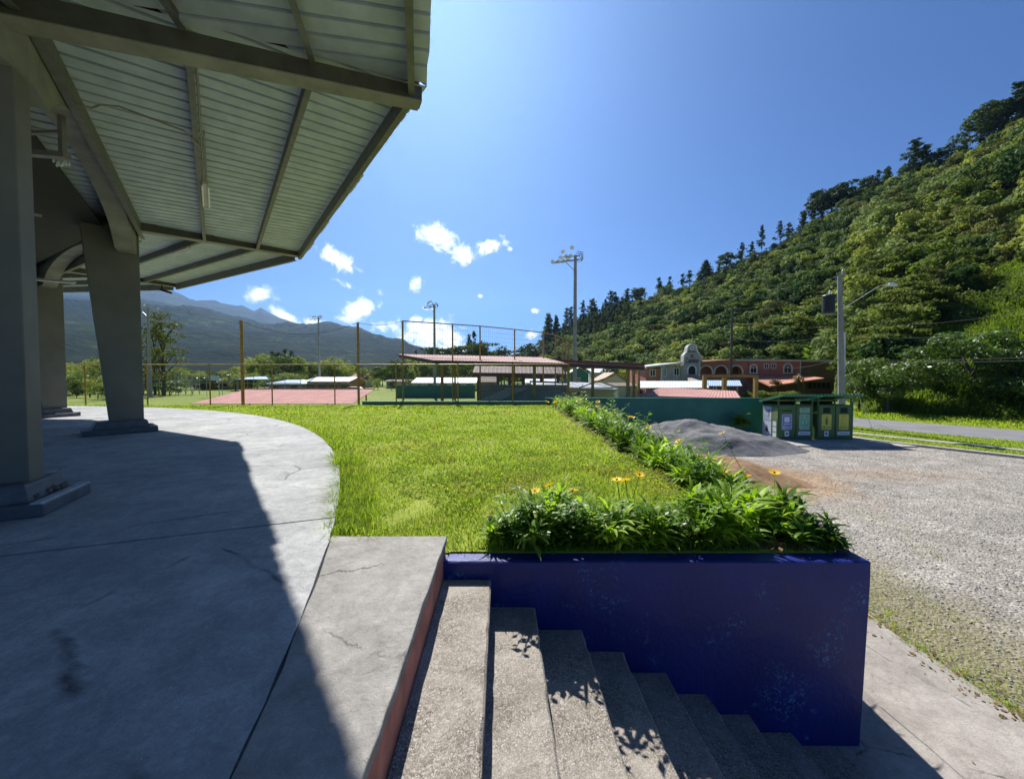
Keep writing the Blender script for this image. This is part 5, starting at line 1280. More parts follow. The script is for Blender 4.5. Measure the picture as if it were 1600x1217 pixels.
near_tree(1570, 430, 545, 44, 1.2, 3, 'tall pale green tree on the bank above the road', kw=(M['layer'], 230, .02), tg='pale')
near_tree(1400, 488, 575, 58, 1.1, 0, 'bushy tree behind the grass bank left of the street lamp')
# dark hedge below the roadside trees
r_ = np.random.default_rng(44); hp = []
for k in range(170):
    s = r_.uniform(-13, 4); d = r_.uniform(39.5, 42.5); x, y = ds(d, s); q_ = r_.uniform(.35, .8); hp.append((x, y, GZ + q_ * .5 + max(0, (d - 40)) * .25, q_ * 1.2, q_ * 1.2, q_ * .8))
V, F = clump_leaves(hp, 170, .11, 3, .5)
tag(link(bpy.data.objects.new('hedge', np_mesh('hedge', V, F, M['broad']))), 'dark undergrowth hedge along the far side of the road', kind='stuff')
# bright grass on the bank
n = 42000; P = []
r_ = np.random.default_rng(71)
pxr = r_.uniform(1325, 1700, n); tr = r_.uniform(0, .32, n)
P = np.array([hill_pt(a, b_) for a, b_ in zip(pxr, tr)])
V, F = blades(P, r_.uniform(.15, .6, n), r_.uniform(.03, .06, n), 1.1, 12)
M['bank'] = leafmat('bank_grass_blade', (.06, .11, .014), (.12, .18, .022), (.21, .27, .045), .45, .5, .65, .12, hue=False)
stuff('bank_grass', [(V, F)], M['bank'], 'tall bright grass on the bank behind the road')

# =================================================================== VALLEY TREES
random.seed(17)
MW = {'open': (M['olive_leaf'], 85, .02), 'broad': (M['forest'], 110, .034), 'round': (M['forest'], 120, .038), 'layer': (M['layer'], 150, .034), 'pine': (M['pine'], 80, .02), 'cone': (M['pine'], 130, .032)}
def mid_tree(px, yt, Y, wd, kd, var, label, group='trees beyond the sports field', leaf=None):
    q_ = atY(px, yt, Y); k = MW[kd]; return tree(q_[0], Y, GZ, q_[2] - GZ, wd, kd, var, leaf or k[0], k[1], k[2], label, group, name='valley_tree', tag_='mid' + (leaf.name if leaf else ''))
mid_tree(252, 488, 66, .9, 'open', 0, 'tall open crowned tree beside the left floodlight mast', None)
mid_tree(240, 510, 70, .8, 'open', 1, 'open crowned tree just behind the left floodlight mast', None)
prof = [(60, 560), (100, 566), (170, 560), (215, 572), (280, 574), (340, 578), (385, 574), (392, 556), (440, 550), (470, 556), (482, 566), (520, 559), (545, 561), (560, 574), (600, 573), (625, 560), (650, 556), (690, 557), (720, 556), (770, 556), (800, 560), (840, 556)]
pa = np.array(prof, float)
for px in np.arange(40, 850, 9.5):
    p_ = px + random.uniform(-5, 5); yt = np.interp(p_, pa[:, 0], pa[:, 1]) + random.uniform(-3, 6); Y = random.uniform(120, 190)
    mid_tree(p_, yt, Y, random.uniform(.95, 1.35), random.choice(['round', 'broad', 'round', 'pine']) if 385 < px < 560 else random.choice(['round', 'broad']), random.randrange(4), 'bushy green tree in the belt beyond the sports field')
for px, yt, Y, wd, kd in ((733, 522, 150, .7, 'cone'), (741, 518, 150, .55, 'pine'), (748, 532, 145, .8, 'broad'), (754, 535, 140, .9, 'layer'), (699, 538, 150, 1.2, 'layer'), (712, 544, 150, 1.2, 'layer'), (767, 541, 150, 1.2, 'broad'), (782, 546, 155, 1.1, 'layer'), (650, 545, 190, .6, 'cone'), (445, 545, 160, .8, 'pine'), (455, 547, 160, .8, 'pine'), (425, 548, 165, .8, 'pine'), (800, 548, 210, 1.2, 'broad'), (816, 543, 230, .9, 'pine'), (828, 536, 240, 1.2, 'pine'), (838, 540, 240, 1.4, 'broad'), (846, 532, 250, 1.6, 'broad')):
    mid_tree(px, yt, Y, wd, kd, int(px) % 4, 'dark %s rising above the tree belt' % {'cone': 'conifer', 'pine': 'pine', 'broad': 'spreading tree', 'layer': 'open crowned tree'}[kd], 'taller trees above the tree belt', M['pine'])
for px, yt, Y, wd in ((118, 592, 60, 1.2), (140, 588, 62, 1.3), (152, 596, 58, 1.2), (175, 586, 75, 1.4), (262, 590, 85, 1.4), (290, 590, 95, 1.3), (318, 586, 100, 1.4), (345, 592, 105, 1.2), (448, 577, 100, .9), (460, 580, 100, 1.1), (520, 597, 92, 1.4), (560, 594, 88, 1.2), (590, 590, 100, 1.3), (612, 592, 95, 1.2), (640, 590, 105, 1.4), (920, 600, 46, 1.3), (935, 598, 48, 1.3), (948, 602, 50, 1.2), (1006, 585, 63, 1.2), (1020, 590, 64, 1.0), (905, 590, 120, 1.2), (870, 586, 140, 1.3), (850, 582, 140, 1.3), (960, 568, 100, 1.3), (985, 572, 95, 1.1)):
    mid_tree(px, yt, Y, wd, 'round', int(px) % 4, 'low round bush or small tree among the houses', 'small trees among the houses')
for px in np.arange(104, 470, 10.0):
    Y = random.uniform(92, 116) if px > 265 else random.uniform(66, 84)
    mid_tree(px + random.uniform(-4, 4), random.uniform(578, 592), Y, random.uniform(1.3, 1.7), 'round', int(px) % 4, 'low bush in the thicket along the far edge of the field', 'thicket along the field', M['broad'] if random.random() < .5 else None)
# palms and bushes in front of the hotel
def palm(px, yt, Y, label):
    q_ = atY(px, yt, Y); t = thing('palm_tree', label, 'tree', (q_[0], Y, GZ), 0, None); h = q_[2]
    b = MB(); b.tube([(q_[0], Y, GZ), (q_[0] + .1, Y, h * .5), (q_[0], Y, h)], [.28, .22, .2], 8); b.build('trunk', M['trunk'], t)
    V, F = strap_plant(px, 60, 1.3, .16, 1.7, (-.2, 1.0)); me = np_mesh('fronds', np.array(V) + np.array([0, 0, h - GZ - .2]), F, M['dead']); link(bpy.data.objects.new('fronds', me), t)
palm(1211, 597, 52, 'shaggy brown palm before the left part of the hotel wall'); palm(1248, 593, 52, 'taller shaggy palm before the dark end of the hotel')
for k, px in enumerate((1162, 1176, 1190, 1202, 1226, 1238)):
    mid_tree(px, 609, 44, 1.6, 'round', k % 4, 'bright low bush between the green wall and the hotel', 'bushes before the hotel', M['layer'])
b_ = atY(1278, 556, 75)
def banana(px, yt, Y, s, label, z=None):
    q_ = atY(px, yt, Y); t = thing('banana_plant', label, 'plant', (q_[0], Y, q_[2] - s), 0, None)
    V, F = strap_plant(px + 3, 22, s * .8, s * .2, 1.1, (.6, 1.45)); me = np_mesh('leaves', V, F, M['leaf_plant']); link(bpy.data.objects.new('leaves', me), t)
banana(1268, 535, 74, 4.5, 'pale banana plant rising behind the hotel roof'); banana(1340, 548, 60, 3.5, 'pale banana plant beside the utility pole')
q_ = atZ(1108, 668, GZ)
sh = thing('wall_shrub', 'broad leaved yellow green shrub growing against the green wall', 'plant', (q_[0] - .1, 20.9, GZ))
V, F = strap_plant(77, 60, .75, .22, 1.0, (.1, 1.2)); me = np_mesh('foliage', np.array(V) * [1, .5, 1] + [0, 0, .55], F, M['leaf_plant']); link(bpy.data.objects.new('foliage', me), sh)['kind'] = 'stuff'

# =================================================================== HOTEL AND HOUSES
HY = 58.0
def hx(px): return (px - 800) / FOC * HY
def hz(py): return atY(800, py, HY)[2]
ho = thing('hotel', 'two storey reddish brown hotel with white trimmed arches and a bell gable sign', 'building', (hx(1150), HY, GZ))
def hbox(nm, x0, x1, y0, y1, d0, d1, mt, par=None):
    b = MB(); b.box(hx(x0), hx(x1), HY + d0, HY + d1, hz(y1), hz(y0)); o = b.build(nm, M[mt], par or ho); LOC[o.name] = LOC[ho.name]; return o
hbox('wall', 1012.6, 1034, 575, 625, .9, 9, 'brick'); hbox('wall', 1034.2, 1063.6, 573, 625, .2, 9, 'stone_grey')
hbox('wall', 1168.4, 1249, 565, 625, -.1, 9, 'brick'); hbox('wall', 1249.3, 1306, 564, 625, .3, 9, 'brick_dark')
hbox('corner_strip', 1033.4, 1034.8, 574, 625, .05, .195, 'white'); hbox('corner_strip', 1248.4, 1249.6, 565, 600, -.16, -.105, 'white'); hbox('corner_strip', 1087.8, 1089, 566, 597, -.95, -.905, 'white')
def arch_wall(nm, x0, x1, ztop, zbot, archs, d, th, mt):
    """wall with real arched openings"""
    b = MB(); n = int((x1 - x0) * 2)
    for k in range(n):
        a, c = x0 + (x1 - x0) * k / n, x0 + (x1 - x0) * (k + 1) / n; m_ = (a + c) / 2; low = None
        for (cx, r_, zs_, zb_) in archs:
            if abs(m_ - cx) < r_: low = (zs_ - math.sqrt(r_ * r_ - (m_ - cx) ** 2), zb_)
        if low is None: b.box(hx(a), hx(c), HY + d, HY + d + th, hz(zbot), hz(ztop))
        else:
            b.box(hx(a), hx(c), HY + d, HY + d + th, hz(low[0]), hz(ztop))
            if low[1] < zbot: b.box(hx(a), hx(c), HY + d, HY + d + th, hz(zbot), hz(low[1]))
    return b.build(nm, M[mt], ho)
AR = [(1102.6, 10.4, 581.5, 586), (1126, 10.4, 581.5, 586), (1149.6, 10.4, 581.5, 586)]
arch_wall('arcade_wall', 1088.6, 1168.2, 565, 625, AR, 0, .35, 'brick')
hbox('arcade_back_wall', 1088.6, 1168.2, 566, 590, 2.6, 2.8, 'brick_dark'); hbox('railing', 1089, 1168, 584.6, 587.4, -.12, -.01, 'tile')
def arch_trim(cx, r_, zs_, zb_, d, w=1.0, par=None):
    pts = [(hx(cx - r_), HY + d, hz(zb_))] + [(hx(cx + r_ * math.cos(a)), HY + d, hz(zs_ - r_ * math.sin(a))) for a in [math.pi * (1 - k / 14) for k in range(15)]] + [(hx(cx + r_), HY + d, hz(zb_))]
    b = MB(); b.tube(pts, .075 * w, 6); o = b.build('arch_trim', M['white'], par or ho); LOC[o.name] = LOC[ho.name]; return o
for a in AR: arch_trim(a[0], a[1], a[2], 585, -.05, 1.3)
def arch_window(cx, r_, zs_, zb_, d):
    b = MB(); pts = [(hx(cx - r_), hz(zb_))] + [(hx(cx + r_ * math.cos(a)), hz(zs_ - r_ * math.sin(a))) for a in [math.pi * (1 - k / 12) for k in range(13)]] + [(hx(cx + r_), hz(zb_))]
    b.prism(pts, HY + d - .03, HY + d - .004, axis='y'); w = b.build('window', M['glass'], ho); LOC[w.name] = LOC[ho.name]
    arch_trim(cx, r_, zs_, zb_, d - .06, 1.5, w); hbox('sill', cx - r_ - 1.5, cx + r_ + 1.5, zb_ - .2, zb_ + 1, d - .14, d - .034, 'white', w)
    hbox('mullion', cx - .3, cx + .3, zs_ - r_, zb_, d - .05, d - .031, 'white', w); hbox('mullion', cx - r_, cx + r_, zs_ - .3, zs_ + .3, d - .052, d - .033, 'white', w)
    for s in (-1, 1):
        b = MB(); b.bar((hx(cx), HY + d - .045, hz(zs_)), (hx(cx + s * r_ * .7), HY + d - .045, hz(zs_ - r_ * .7)), .04, .05, (0, 1, 0)); b.build('mullion', M['white'], w)
arch_window(1176, 5.2, 575, 582.5, -.1); arch_window(1229.3, 6.4, 574.5, 582.5, -.1)
def sq_window(x0, x1, y0, y1, d):
    w = hbox('window', x0, x1, y0, y1, d - .03, d - .004, 'glass')
    for (a, c, e, f) in ((x0 - 1, x1 + 1, y0 - 1, y0), (x0 - 1, x1 + 1, y1, y1 + 1), (x0 - 1, x0 - .02, y0 + .02, y1 - .02), (x1 + .02, x1 + 1, y0 + .02, y1 - .02), ((x0 + x1) / 2 - .3, (x0 + x1) / 2 + .3, y0 + .03, y1 - .03)): hbox('frame', a, c, e, f, d - .09, d - .034, 'white', w)
sq_window(1193, 1198.5, 569, 575, -.1); sq_window(1204, 1210, 569, 575, -.1); sq_window(1019, 1026.5, 577.5, 587, .9); sq_window(1037, 1040.5, 576, 587.5, .2); sq_window(1054, 1061, 575.5, 586, .2)
for k in range(6): hbox('window', 1258 + k * 7.2, 1263.5 + k * 7.2, 598, 607, .27, .296, 'glass')
hbox('awning', 1254, 1301, 594.5, 596.5, -.5, .29, 'brick_dark')
# bell gable tower with sign lettering
prof_ = [(1063.8, 625), (1063.8, 556), (1065.5, 553.5), (1068, 551), (1069, 546)] + [(1076.1 + 7.0 * math.cos(a), 546 - 7.4 * math.sin(a)) for a in [math.pi * (1 - k / 12) for k in range(13)]] + [(1083.2, 546), (1084.5, 550), (1087, 553), (1088.3, 556), (1088.3, 625)]
tw = MB(); tw.prism([(hx(a), hz(c)) for a, c in prof_], HY - .9, HY + .15, axis='y'); tower = tw.build('bell_gable', M['stone_grey'], ho); LOC[tower.name] = LOC[ho.name]
b = MB(); b.tube([(hx(a), HY - .95, hz(c)) for a, c in prof_[1:-1]], .10, 6); b.build('gable_trim', M['white'], tower)
b = MB(); b.tube([(hx(1076 + 2.2 * math.cos(k * .4488)), HY - .94, hz(545 + 2.4 * math.sin(k * .4488))) for k in range(15)], .11, 6); b.build('round_window_trim', M['white'], tower)
b = MB(); b.prism([(hx(1076 + 1.6 * math.cos(k * .628)), hz(545 + 1.7 * math.sin(k * .628))) for k in range(10)], HY - .925, HY - .903, axis='y'); b.build('round_window', M['glass'], tower)
b = MB(); b.prism([(hx(1070.2), hz(585)), (hx(1070.2), hz(577))] + [(hx(1076.2 + 6 * math.cos(a)), hz(577 - 5.5 * math.sin(a))) for a in [math.pi * (1 - k / 10) for k in range(11)]] + [(hx(1082.2), hz(585))], HY - .93, HY - .903, axis='y'); b.build('arch_opening', M['black'], tower)
arch_trim(1076.2, 6.4, 577.5, 585, -.98, 1.5, tower)
hbox('white_block', 1088.6, 1098.8, 554.5, 566, .4, 2.2, 'offwhite')
def letters(txt, px, py, size, d, par):
    c = bpy.data.curves.new('lettering', 'FONT'); c.body = txt; c.size = size; c.extrude = .03; c.align_x = 'CENTER'; c.materials.append(M['print_dark'])
    tmp = bpy.data.objects.new('tmp', c); COL.objects.link(tmp); bpy.context.view_layer.update(); me = bpy.data.meshes.new_from_object(tmp.evaluated_get(bpy.context.evaluated_depsgraph_get())); bpy.data.objects.remove(tmp)
    if not me.materials: me.materials.append(M['print_dark'])
    o = link(bpy.data.objects.new('lettering', me), par); o.location = Vector((hx(px), HY + d, hz(py))) - LOC[par.name]; o.rotation_euler = (math.pi / 2, 0, 0); return o
letters('HOTEL', 1075.5, 551.2, .34, -.94, tower); letters('El', 1076, 559.2, .62, -.94, tower); letters('Camino', 1076.2, 567.3, .98, -.94, tower).scale = (.62, 1.15, 1)
# roofs
def slab(nm, pts, th, mt, par=ho):
    b = MB(); lo = [(x, y, z - th) for x, y, z in pts]; b.hexa(lo + list(pts)); o = b.build(nm, M[mt], par); LOC[o.name] = LOC[par.name]; return o
slab('roof', [(hx(1008), HY - .4, hz(572.5)), (hx(1063), HY - .6, hz(566)), (hx(1060), HY + 9, hz(566) + .1), (hx(1012), HY + 9, hz(572.5) + .1)], .25, 'offwhite')
slab('roof', [(hx(1089), HY - .5, hz(565)), (hx(1146), HY - .5, hz(561.2)), (hx(1144), HY + 9, hz(561.2) + .2), (hx(1090), HY + 9, hz(565) + .2)], .3, 'tile')
slab('roof', [(hx(1146.3), HY - .5, hz(561.2)), (hx(1312), HY - .4, hz(562.6)), (hx(1300), HY + 9, hz(562.6) + .2), (hx(1144.3), HY + 9, hz(561.2) + .2)], .3, 'offwhite')
slab('porch_roof', [(hx(1155), HY - 7, hz(601)), (hx(1250), HY - 4.5, hz(590.5)), (hx(1251), HY - .15, hz(586.5)), (hx(1168), HY - .15, hz(587)), ][:4], .18, 'tile')
slab('porch_roof', [(hx(1052), HY - 5, hz(596)), (hx(1090), HY - 5, hz(596)), (hx(1080), HY - 1.2, hz(587)), (hx(1068), HY - 1.2, hz(587))], .18, 'tan')
for px in (1175, 1215): hbox('porch_post', px, px + 2, 592, 625, -5, -4.8, 'brick_dark')
hbox('porch_wall', 1158, 1248, 599, 625, -1.5, -1.3, 'brick_dark')
def canopy(px0, px1, y0, y1, Y, dep, mt, label, posts=3, pm='galv'):
    a, b_, c, d = atY(px0, y1, Y), atY(px1, y1, Y), atY(px1 - 4, y0, Y + dep), atY(px0 + 4, y0, Y + dep)
    t = thing('canopy', label, 'canopy', (a[0], Y, GZ)); corrugated([a, b_, c, d], 24, .03).build('roof', M[mt], t)
    for k in range(posts):
        x = a[0] + .3 + (b_[0] - a[0] - .6) * k / max(1, posts - 1)
        b = MB(); b.tube([(x, Y + .4, GZ), (x, Y + .4, a[2] - .1)], .07, 7); b.build('post', M[pm], t)
        b = MB(); b.tube([(d[0] + .4 + (c[0] - d[0] - .8) * k / max(1, posts - 1), Y + dep - .2, GZ), (d[0] + .4 + (c[0] - d[0] - .8) * k / max(1, posts - 1), Y + dep - .2, d[2] - .1)], .07, 7); b.build('post', M[pm], t)
    return t
canopy(996, 1108, 595.5, 606, 38, 6, 'white_roof', 'long white metal canopy above the second dugout')
canopy(1076, 1160, 594.5, 603, 41, 5, 'blue_roof', 'pale blue metal canopy in front of the hotel')
canopy(366, 420, 588.5, 592.5, 90, 8, 'blue_roof', 'pale blue canopy on posts far beyond the left dugout', 4)
def house(px0, px1, yr, ye, yb, Y, dep, wm, rm, style, label, wins=2):
    x0, x1 = (px0 - 800) / FOC * Y, (px1 - 800) / FOC * Y; zr, ze = atY(800, yr, Y + (dep / 2 if style != 'shed' else dep))[2], atY(800, ye, Y)[2]; zb = GZ
    t = thing('house', label, 'house', ((x0 + x1) / 2, Y, GZ)); o = .5
    b = MB(); b.box(x0 + o, x1 - o, Y + o, Y + dep, zb, ze - .02)
    if style == 'gable_x': b.prism([(Y + o, ze - .02), (Y + dep, ze - .02), (Y + dep / 2, zr - .15)], x0 + o, x1 - o, axis='x')
    if style == 'gable_y': b.prism([(x0 + o, ze - .02), (x1 - o, ze - .02), ((x0 + x1) / 2, zr - .15)], Y + o, Y + dep, axis='y')
    b.build('walls', M[wm], t)
    xm, ym = (x0 + x1) / 2, Y + dep / 2
    if style == 'gable_x':
        slab('roof', [(x0, Y, ze), (x1, Y, ze), (x1, ym, zr), (x0, ym, zr)], .12, rm, t); slab('roof', [(x0, ym + .01, zr), (x1, ym + .01, zr), (x1, Y + dep + o, ze), (x0, Y + dep + o, ze)], .12, rm, t)
    elif style == 'gable_y':
        slab('roof', [(x0, Y, ze), (xm, Y, zr), (xm, Y + dep, zr), (x0, Y + dep, ze)], .12, rm, t); slab('roof', [(xm + .01, Y, zr), (x1, Y, ze), (x1, Y + dep, ze), (xm + .01, Y + dep, zr)], .12, rm, t)
    elif style == 'shed': slab('roof', [(x0, Y, ze), (x1, Y, ze), (x1, Y + dep, zr), (x0, Y + dep, zr)], .12, rm, t)
    else:
        ins = min((x1 - x0) * .3, dep / 2); b = MB(); b.add([(x0, Y, ze), (x1, Y, ze), (x1, Y + dep, ze), (x0, Y + dep, ze), (x0 + ins, ym, zr), (x1 - ins, ym, zr)], [(0, 1, 5, 4), (1, 2, 5), (2, 3, 4, 5), (3, 0, 4), (3, 2, 1, 0)]); b.build('roof', M[rm], t)
    for k in range(wins):
        cx = x0 + (x1 - x0) * (k + .5) / wins; ww = min(.8, (x1 - x0) * .08); zc_ = zb + (ze - zb) * .58
        b = MB(); b.box(cx - ww, cx + ww, Y + o - .03, Y + o - .004, zc_ - .5, zc_ + .5); w = b.build('window', M['glass'], t); LOC[w.name] = LOC[t.name]
        b = MB(); b.box(cx - ww - .08, cx + ww + .08, Y + o - .06, Y + o - .034, zc_ + .502, zc_ + .6); b.box(cx - ww - .08, cx + ww + .08, Y + o - .06, Y + o - .034, zc_ - .6, zc_ - .502); b.build('frame', M['white'], w)
    return t
house(414, 472, 593, 599.5, 608, 84, 10, 'grey_wall', 'blue_roof', 'hip', 'grey walled house with a pale hipped roof')
house(474, 546, 589, 596, 608, 80, 10, 'orange_wall', 'white_roof', 'gable_x', 'orange walled building with a white gabled roof', 4)
house(547, 570, 584, 589, 606, 120, 9, 'cream', 'pink_roof', 'gable_x', 'small house with a pink roof among trees', 1)
house(300, 362, 592, 596, 606, 100, 8, 'orange_wall', 'tan', 'shed', 'low orange house far beyond the left field', 3)
house(600, 640, 593, 596, 606, 110, 8, 'cream', 'brown_roof', 'gable_x', 'low house with a brown roof beyond the outfield', 2)
house(642, 744, 590, 598, 606, 96, 12, 'offwhite', 'white_roof', 'gable_x', 'long low building with a white roof behind the backstop', 5)
house(746, 779, 586.5, 597, 612, 62, 6, 'brown_roof', 'brown_roof', 'gable_x', 'small dark brown roofed hut behind the backstop', 1)
house(820, 878, 592, 598, 612, 72, 8, 'offwhite', 'white_roof', 'shed', 'white roofed shed behind the grandstand posts', 2)
house(889, 921, 574.5, 583, 606, 100, 8, 'green_wall', 'offwhite', 'gable_y', 'teal gabled house behind the tall floodlight pole', 1)
house(925, 962, 576, 582, 604, 110, 8, 'offwhite', 'white_roof', 'shed', 'white roofed house beyond the tan house', 2)
house(938, 982, 582, 595, 612, 76, 9, 'cream', 'tan', 'gable_y', 'cream house with a tan gabled roof left of the hotel', 1)
house(962, 1004, 598, 603, 615, 60, 6, 'cream', 'brown_roof', 'shed', 'low lean-to with a dark roof below the tan house', 1)
# long cream block building with a row of vents
cb = thing('service_building', 'low cream building with a row of vents behind the lawn flowers', 'building', (5, 31, GZ))
x0, x1 = atY(838, 610, 31)[0], atY(958, 610, 31)[0]
b = MB(); b.box(x0, x1, 31, 36, GZ, atY(800, 604.5, 31)[2]); b.build('walls', M['cream'], cb)
zt_ = atY(800, 603, 31)[2]; slab('roof', [(x0 - .3, 30.6, zt_), (x1 + .3, 30.6, zt_ - .25), (x1 + .3, 36.3, zt_ + .15), (x0 - .3, 36.3, zt_ + .4)], .12, 'galv', cb)
for k in range(6):
    for j in range(2):
        p = atY(892 + k * 4, 613.5 + j * 2.8, 31); b = MB(); b.box(p[0] - .07, p[0] + .07, 30.97, 30.996, p[2] - .05, p[2] + .05); b.build('vent', M['black'], cb)
# outfield wall and white lattice stand
ow = thing('outfield_wall', 'long dark green outfield wall across the sports field', 'wall', (-8, 60, GZ))
b = MB(); p = atY(618, 604, 60); q_ = atY(742, 604, 60)
b.box(p[0], q_[0], 60, 60.2, GZ, p[2] + .2); b.build('wall_face', M['green_wall'], ow)
b = MB(); b.tube([(p[0], 59.9, p[2] + .5), (q_[0] + 14, 59.9, p[2] + .5)], .05, 6); b.build('rail', M['yellow_rail'], ow)
bl = thing('bleacher', 'white steel lattice bleacher far left beyond the fence', 'bleacher', (-58, 72, GZ))
for k in range(5):
    p = atY(268 + k * 11, 616, 72); b = MB(); b.tube([(p[0], 72, GZ), (p[0], 72, atY(800, 588, 72)[2])], .05, 6); b.build('post', M['galv'], bl)
    if k < 4:
        p2 = atY(268 + k * 11 + 11, 588, 72); b = MB(); b.tube([(p[0], 72, GZ), (p2[0], 72, p2[2])], .04, 5); b.tube([(p2[0], 72, GZ), (p[0], 72, p2[2])], .04, 5); b.build('brace', M['galv'], bl)
for py in (588, 594, 601, 608):
    a, c = atY(266, py, 72), atY(314, py, 72); b = MB(); b.box(a[0], c[0], 71.6, 71.9, a[2] - .05, a[2] + .05); b.build('bench', M['offwhite'], bl)
a, c = atY(326, 594.5, 60), atY(342, 587, 60); sg = thing('sign_board', 'blank pale sign board on two posts beyond the fence', 'sign', (a[0], 60, GZ))
b = MB(); b.box(a[0], c[0], 60, 60.06, a[2], c[2]); b.build('board', M['poster'], sg)
for x in (a[0] + .1, c[0] - .1): b = MB(); b.tube([(x, 60.12, GZ), (x, 60.12, c[2])], .05, 6); b.build('post', M['galv'], sg)
# far field railing
fr = thing('field_railing', 'pale railing running along the far side of the playing field', 'fence', (-40, 66, GZ))
for py in (587, 593, 598.5):
    a, c = atY(200, py, 66), atY(470, py, 66); b = MB(); b.tube([a, c], .04, 5); b.build('rail', M['galv'], fr)
for k in range(12):
    a = atY(200 + k * 24.5, 587, 66); b = MB(); b.tube([(a[0], 66, GZ), a], .04, 5); b.build('post', M['galv'], fr)

# parked white car beyond the dugout
ca = atY(556, 604, 74)
car = thing('parked_car', 'white car parked far away between dugout roof and houses', 'car', (ca[0], 74, GZ))
b = MB(); b.prism([(-2.1, .35), (2.1, .35), (2.15, .8), (1.3, .95), (.7, 1.4), (-1.0, 1.42), (-1.7, .98), (-2.15, .85)], -.8, .8, axis='y'); b.build('body', M['white'], car, local=True, bevel=.04)
b = MB(); b.prism([(1.12, .98), (.66, 1.34), (-.95, 1.36), (-1.5, 1.0)], -.81, -.803, axis='y'); b.build('window', M['glass'], car, local=True)
for s in (-1.3, 1.3):
    for yy in (-.78, .62):
        b = MB(); b.prism([(s + .33 * math.cos(k * .5236), .33 + .33 * math.sin(k * .5236)) for k in range(12)], yy - .03, yy + .17, axis='y'); b.build('wheel', M['black'], car, local=True)

# =================================================================== POLES, MASTS, WIRES
def mast(px, yt, Y, r0, label, lamps, s=.85, group=None):
    p = atY(px, yt, Y); t = thing('floodlight_mast', label, 'floodlight', (p[0], Y, GZ), 0, group); zt = p[2]
    b = MB(); b.tube([(p[0], Y, GZ), (p[0], Y, zt)], [r0, r0 * .62], 10); b.build('pole', M['pole'], t)
    def lamp(dx, dz, rr, ang):
        c = Vector((p[0] + dx, Y - .15, zt + dz)); d = Vector((math.sin(ang) * .8, -.6 * math.cos(ang), -.35)).normalized(); u = d.cross(Vector((0, 0, 1))).normalized(); v = u.cross(d)
        mb = MB(); vs = []; n = 10
        for q_, (rad, off) in enumerate(((.3, -.28), (.75, -.12), (1, .1))):
            for k in range(n): a = 6.283 * k / n; vs.append(tuple(c + d * off * rr * 1.6 + (u * math.cos(a) + v * math.sin(a)) * rad * rr))
        fs = [(q_ * n + k, q_ * n + (k + 1) % n, (q_ + 1) * n + (k + 1) % n, (q_ + 1) * n + k) for q_ in range(2) for k in range(n)] + [tuple(range(n - 1, -1, -1))]
        mb.add(vs, fs, 0); mb.f.append(tuple(2 * n + k for k in range(n))); mb.m.append(1)
        mb.build('lamp_head', [M['offwhite'], M['poster2']], t)
    w = 2.6 * s
    b = MB(); b.bar((p[0] - w, Y - .12, zt - .95 * s), (p[0] + .5 * s, Y - .12, zt - .55 * s), .12, .14); b.bar((p[0] - w * .8, Y - .12, zt - .35 * s), (p[0] + .5 * s, Y - .12, zt - .1 * s), .1, .1)
    b.bar((p[0] - .1, Y - .12, zt - 1.9 * s), (p[0] - w * .45, Y - .12, zt - .9 * s), .06, .06); b.build('cross_arm', M['galv'], t)
    b = MB(); x0, x1, z0, z1 = p[0] + .1, p[0] + .85 * s, zt - .6 * s, zt + .35 * s
    for a, c in (((x0, z1), (x1, z1 - .1)), ((x1, z1 - .1), (x1, z0)), ((x1, z0), (x0, z0 - .1)), ((x0 + .3, z1), (x1, z0))): b.tube([(a[0], Y - .3, a[1]), (c[0], Y - .3, c[1])], .035, 5); b.tube([(a[0], Y + .3, a[1]), (c[0], Y + .3, c[1])], .035, 5)
    b.build('platform_cage', M['galv'], t)
    for (dx, dz, a) in lamps: lamp(dx * s, dz * s, .26 * s, a)
    return p
LA = [(-2.75, -.85, -.5), (-2.1, -.8, -.2), (-1.5, -.75, .2), (-.9, -.55, -.2), (-1.2, -.2, .3), (-.6, -.15, -.2), (-1.55, .35, .2), (-.45, .85, .1), (-1.8, -.35, 0)]
mast(899, 399, 40, .24, 'tallest grey concrete floodlight mast with a cluster of round lamps', LA)
mast(678.5, 476, 62, .26, 'concrete floodlight mast rising behind the backstop corner', [(-2.4, -.75, -.4), (-1.5, .4, .4), (-1.2, .65, 0), (-.7, .75, 0), (-1.0, -.6, .2), (-.3, .15, 0), (-1.6, .15, -.4)], .62)
mast(497.5, 495, 88, .26, 'distant floodlight mast between the ochre posts', [(-2.4, .1, -.4), (-1.6, .0, .3), (-.8, .1, 0), (.8, .1, .4), (-2.2, -.8, -.3), (-1.2, -.8, .3), (.5, -.7, 0)], .75)
mast(231, 481, 62, .27, 'grey floodlight mast beside the tree left of centre', [(-.6, .6, 0), (2.6, -.2, .4), (.9, .1, .2)], .7)
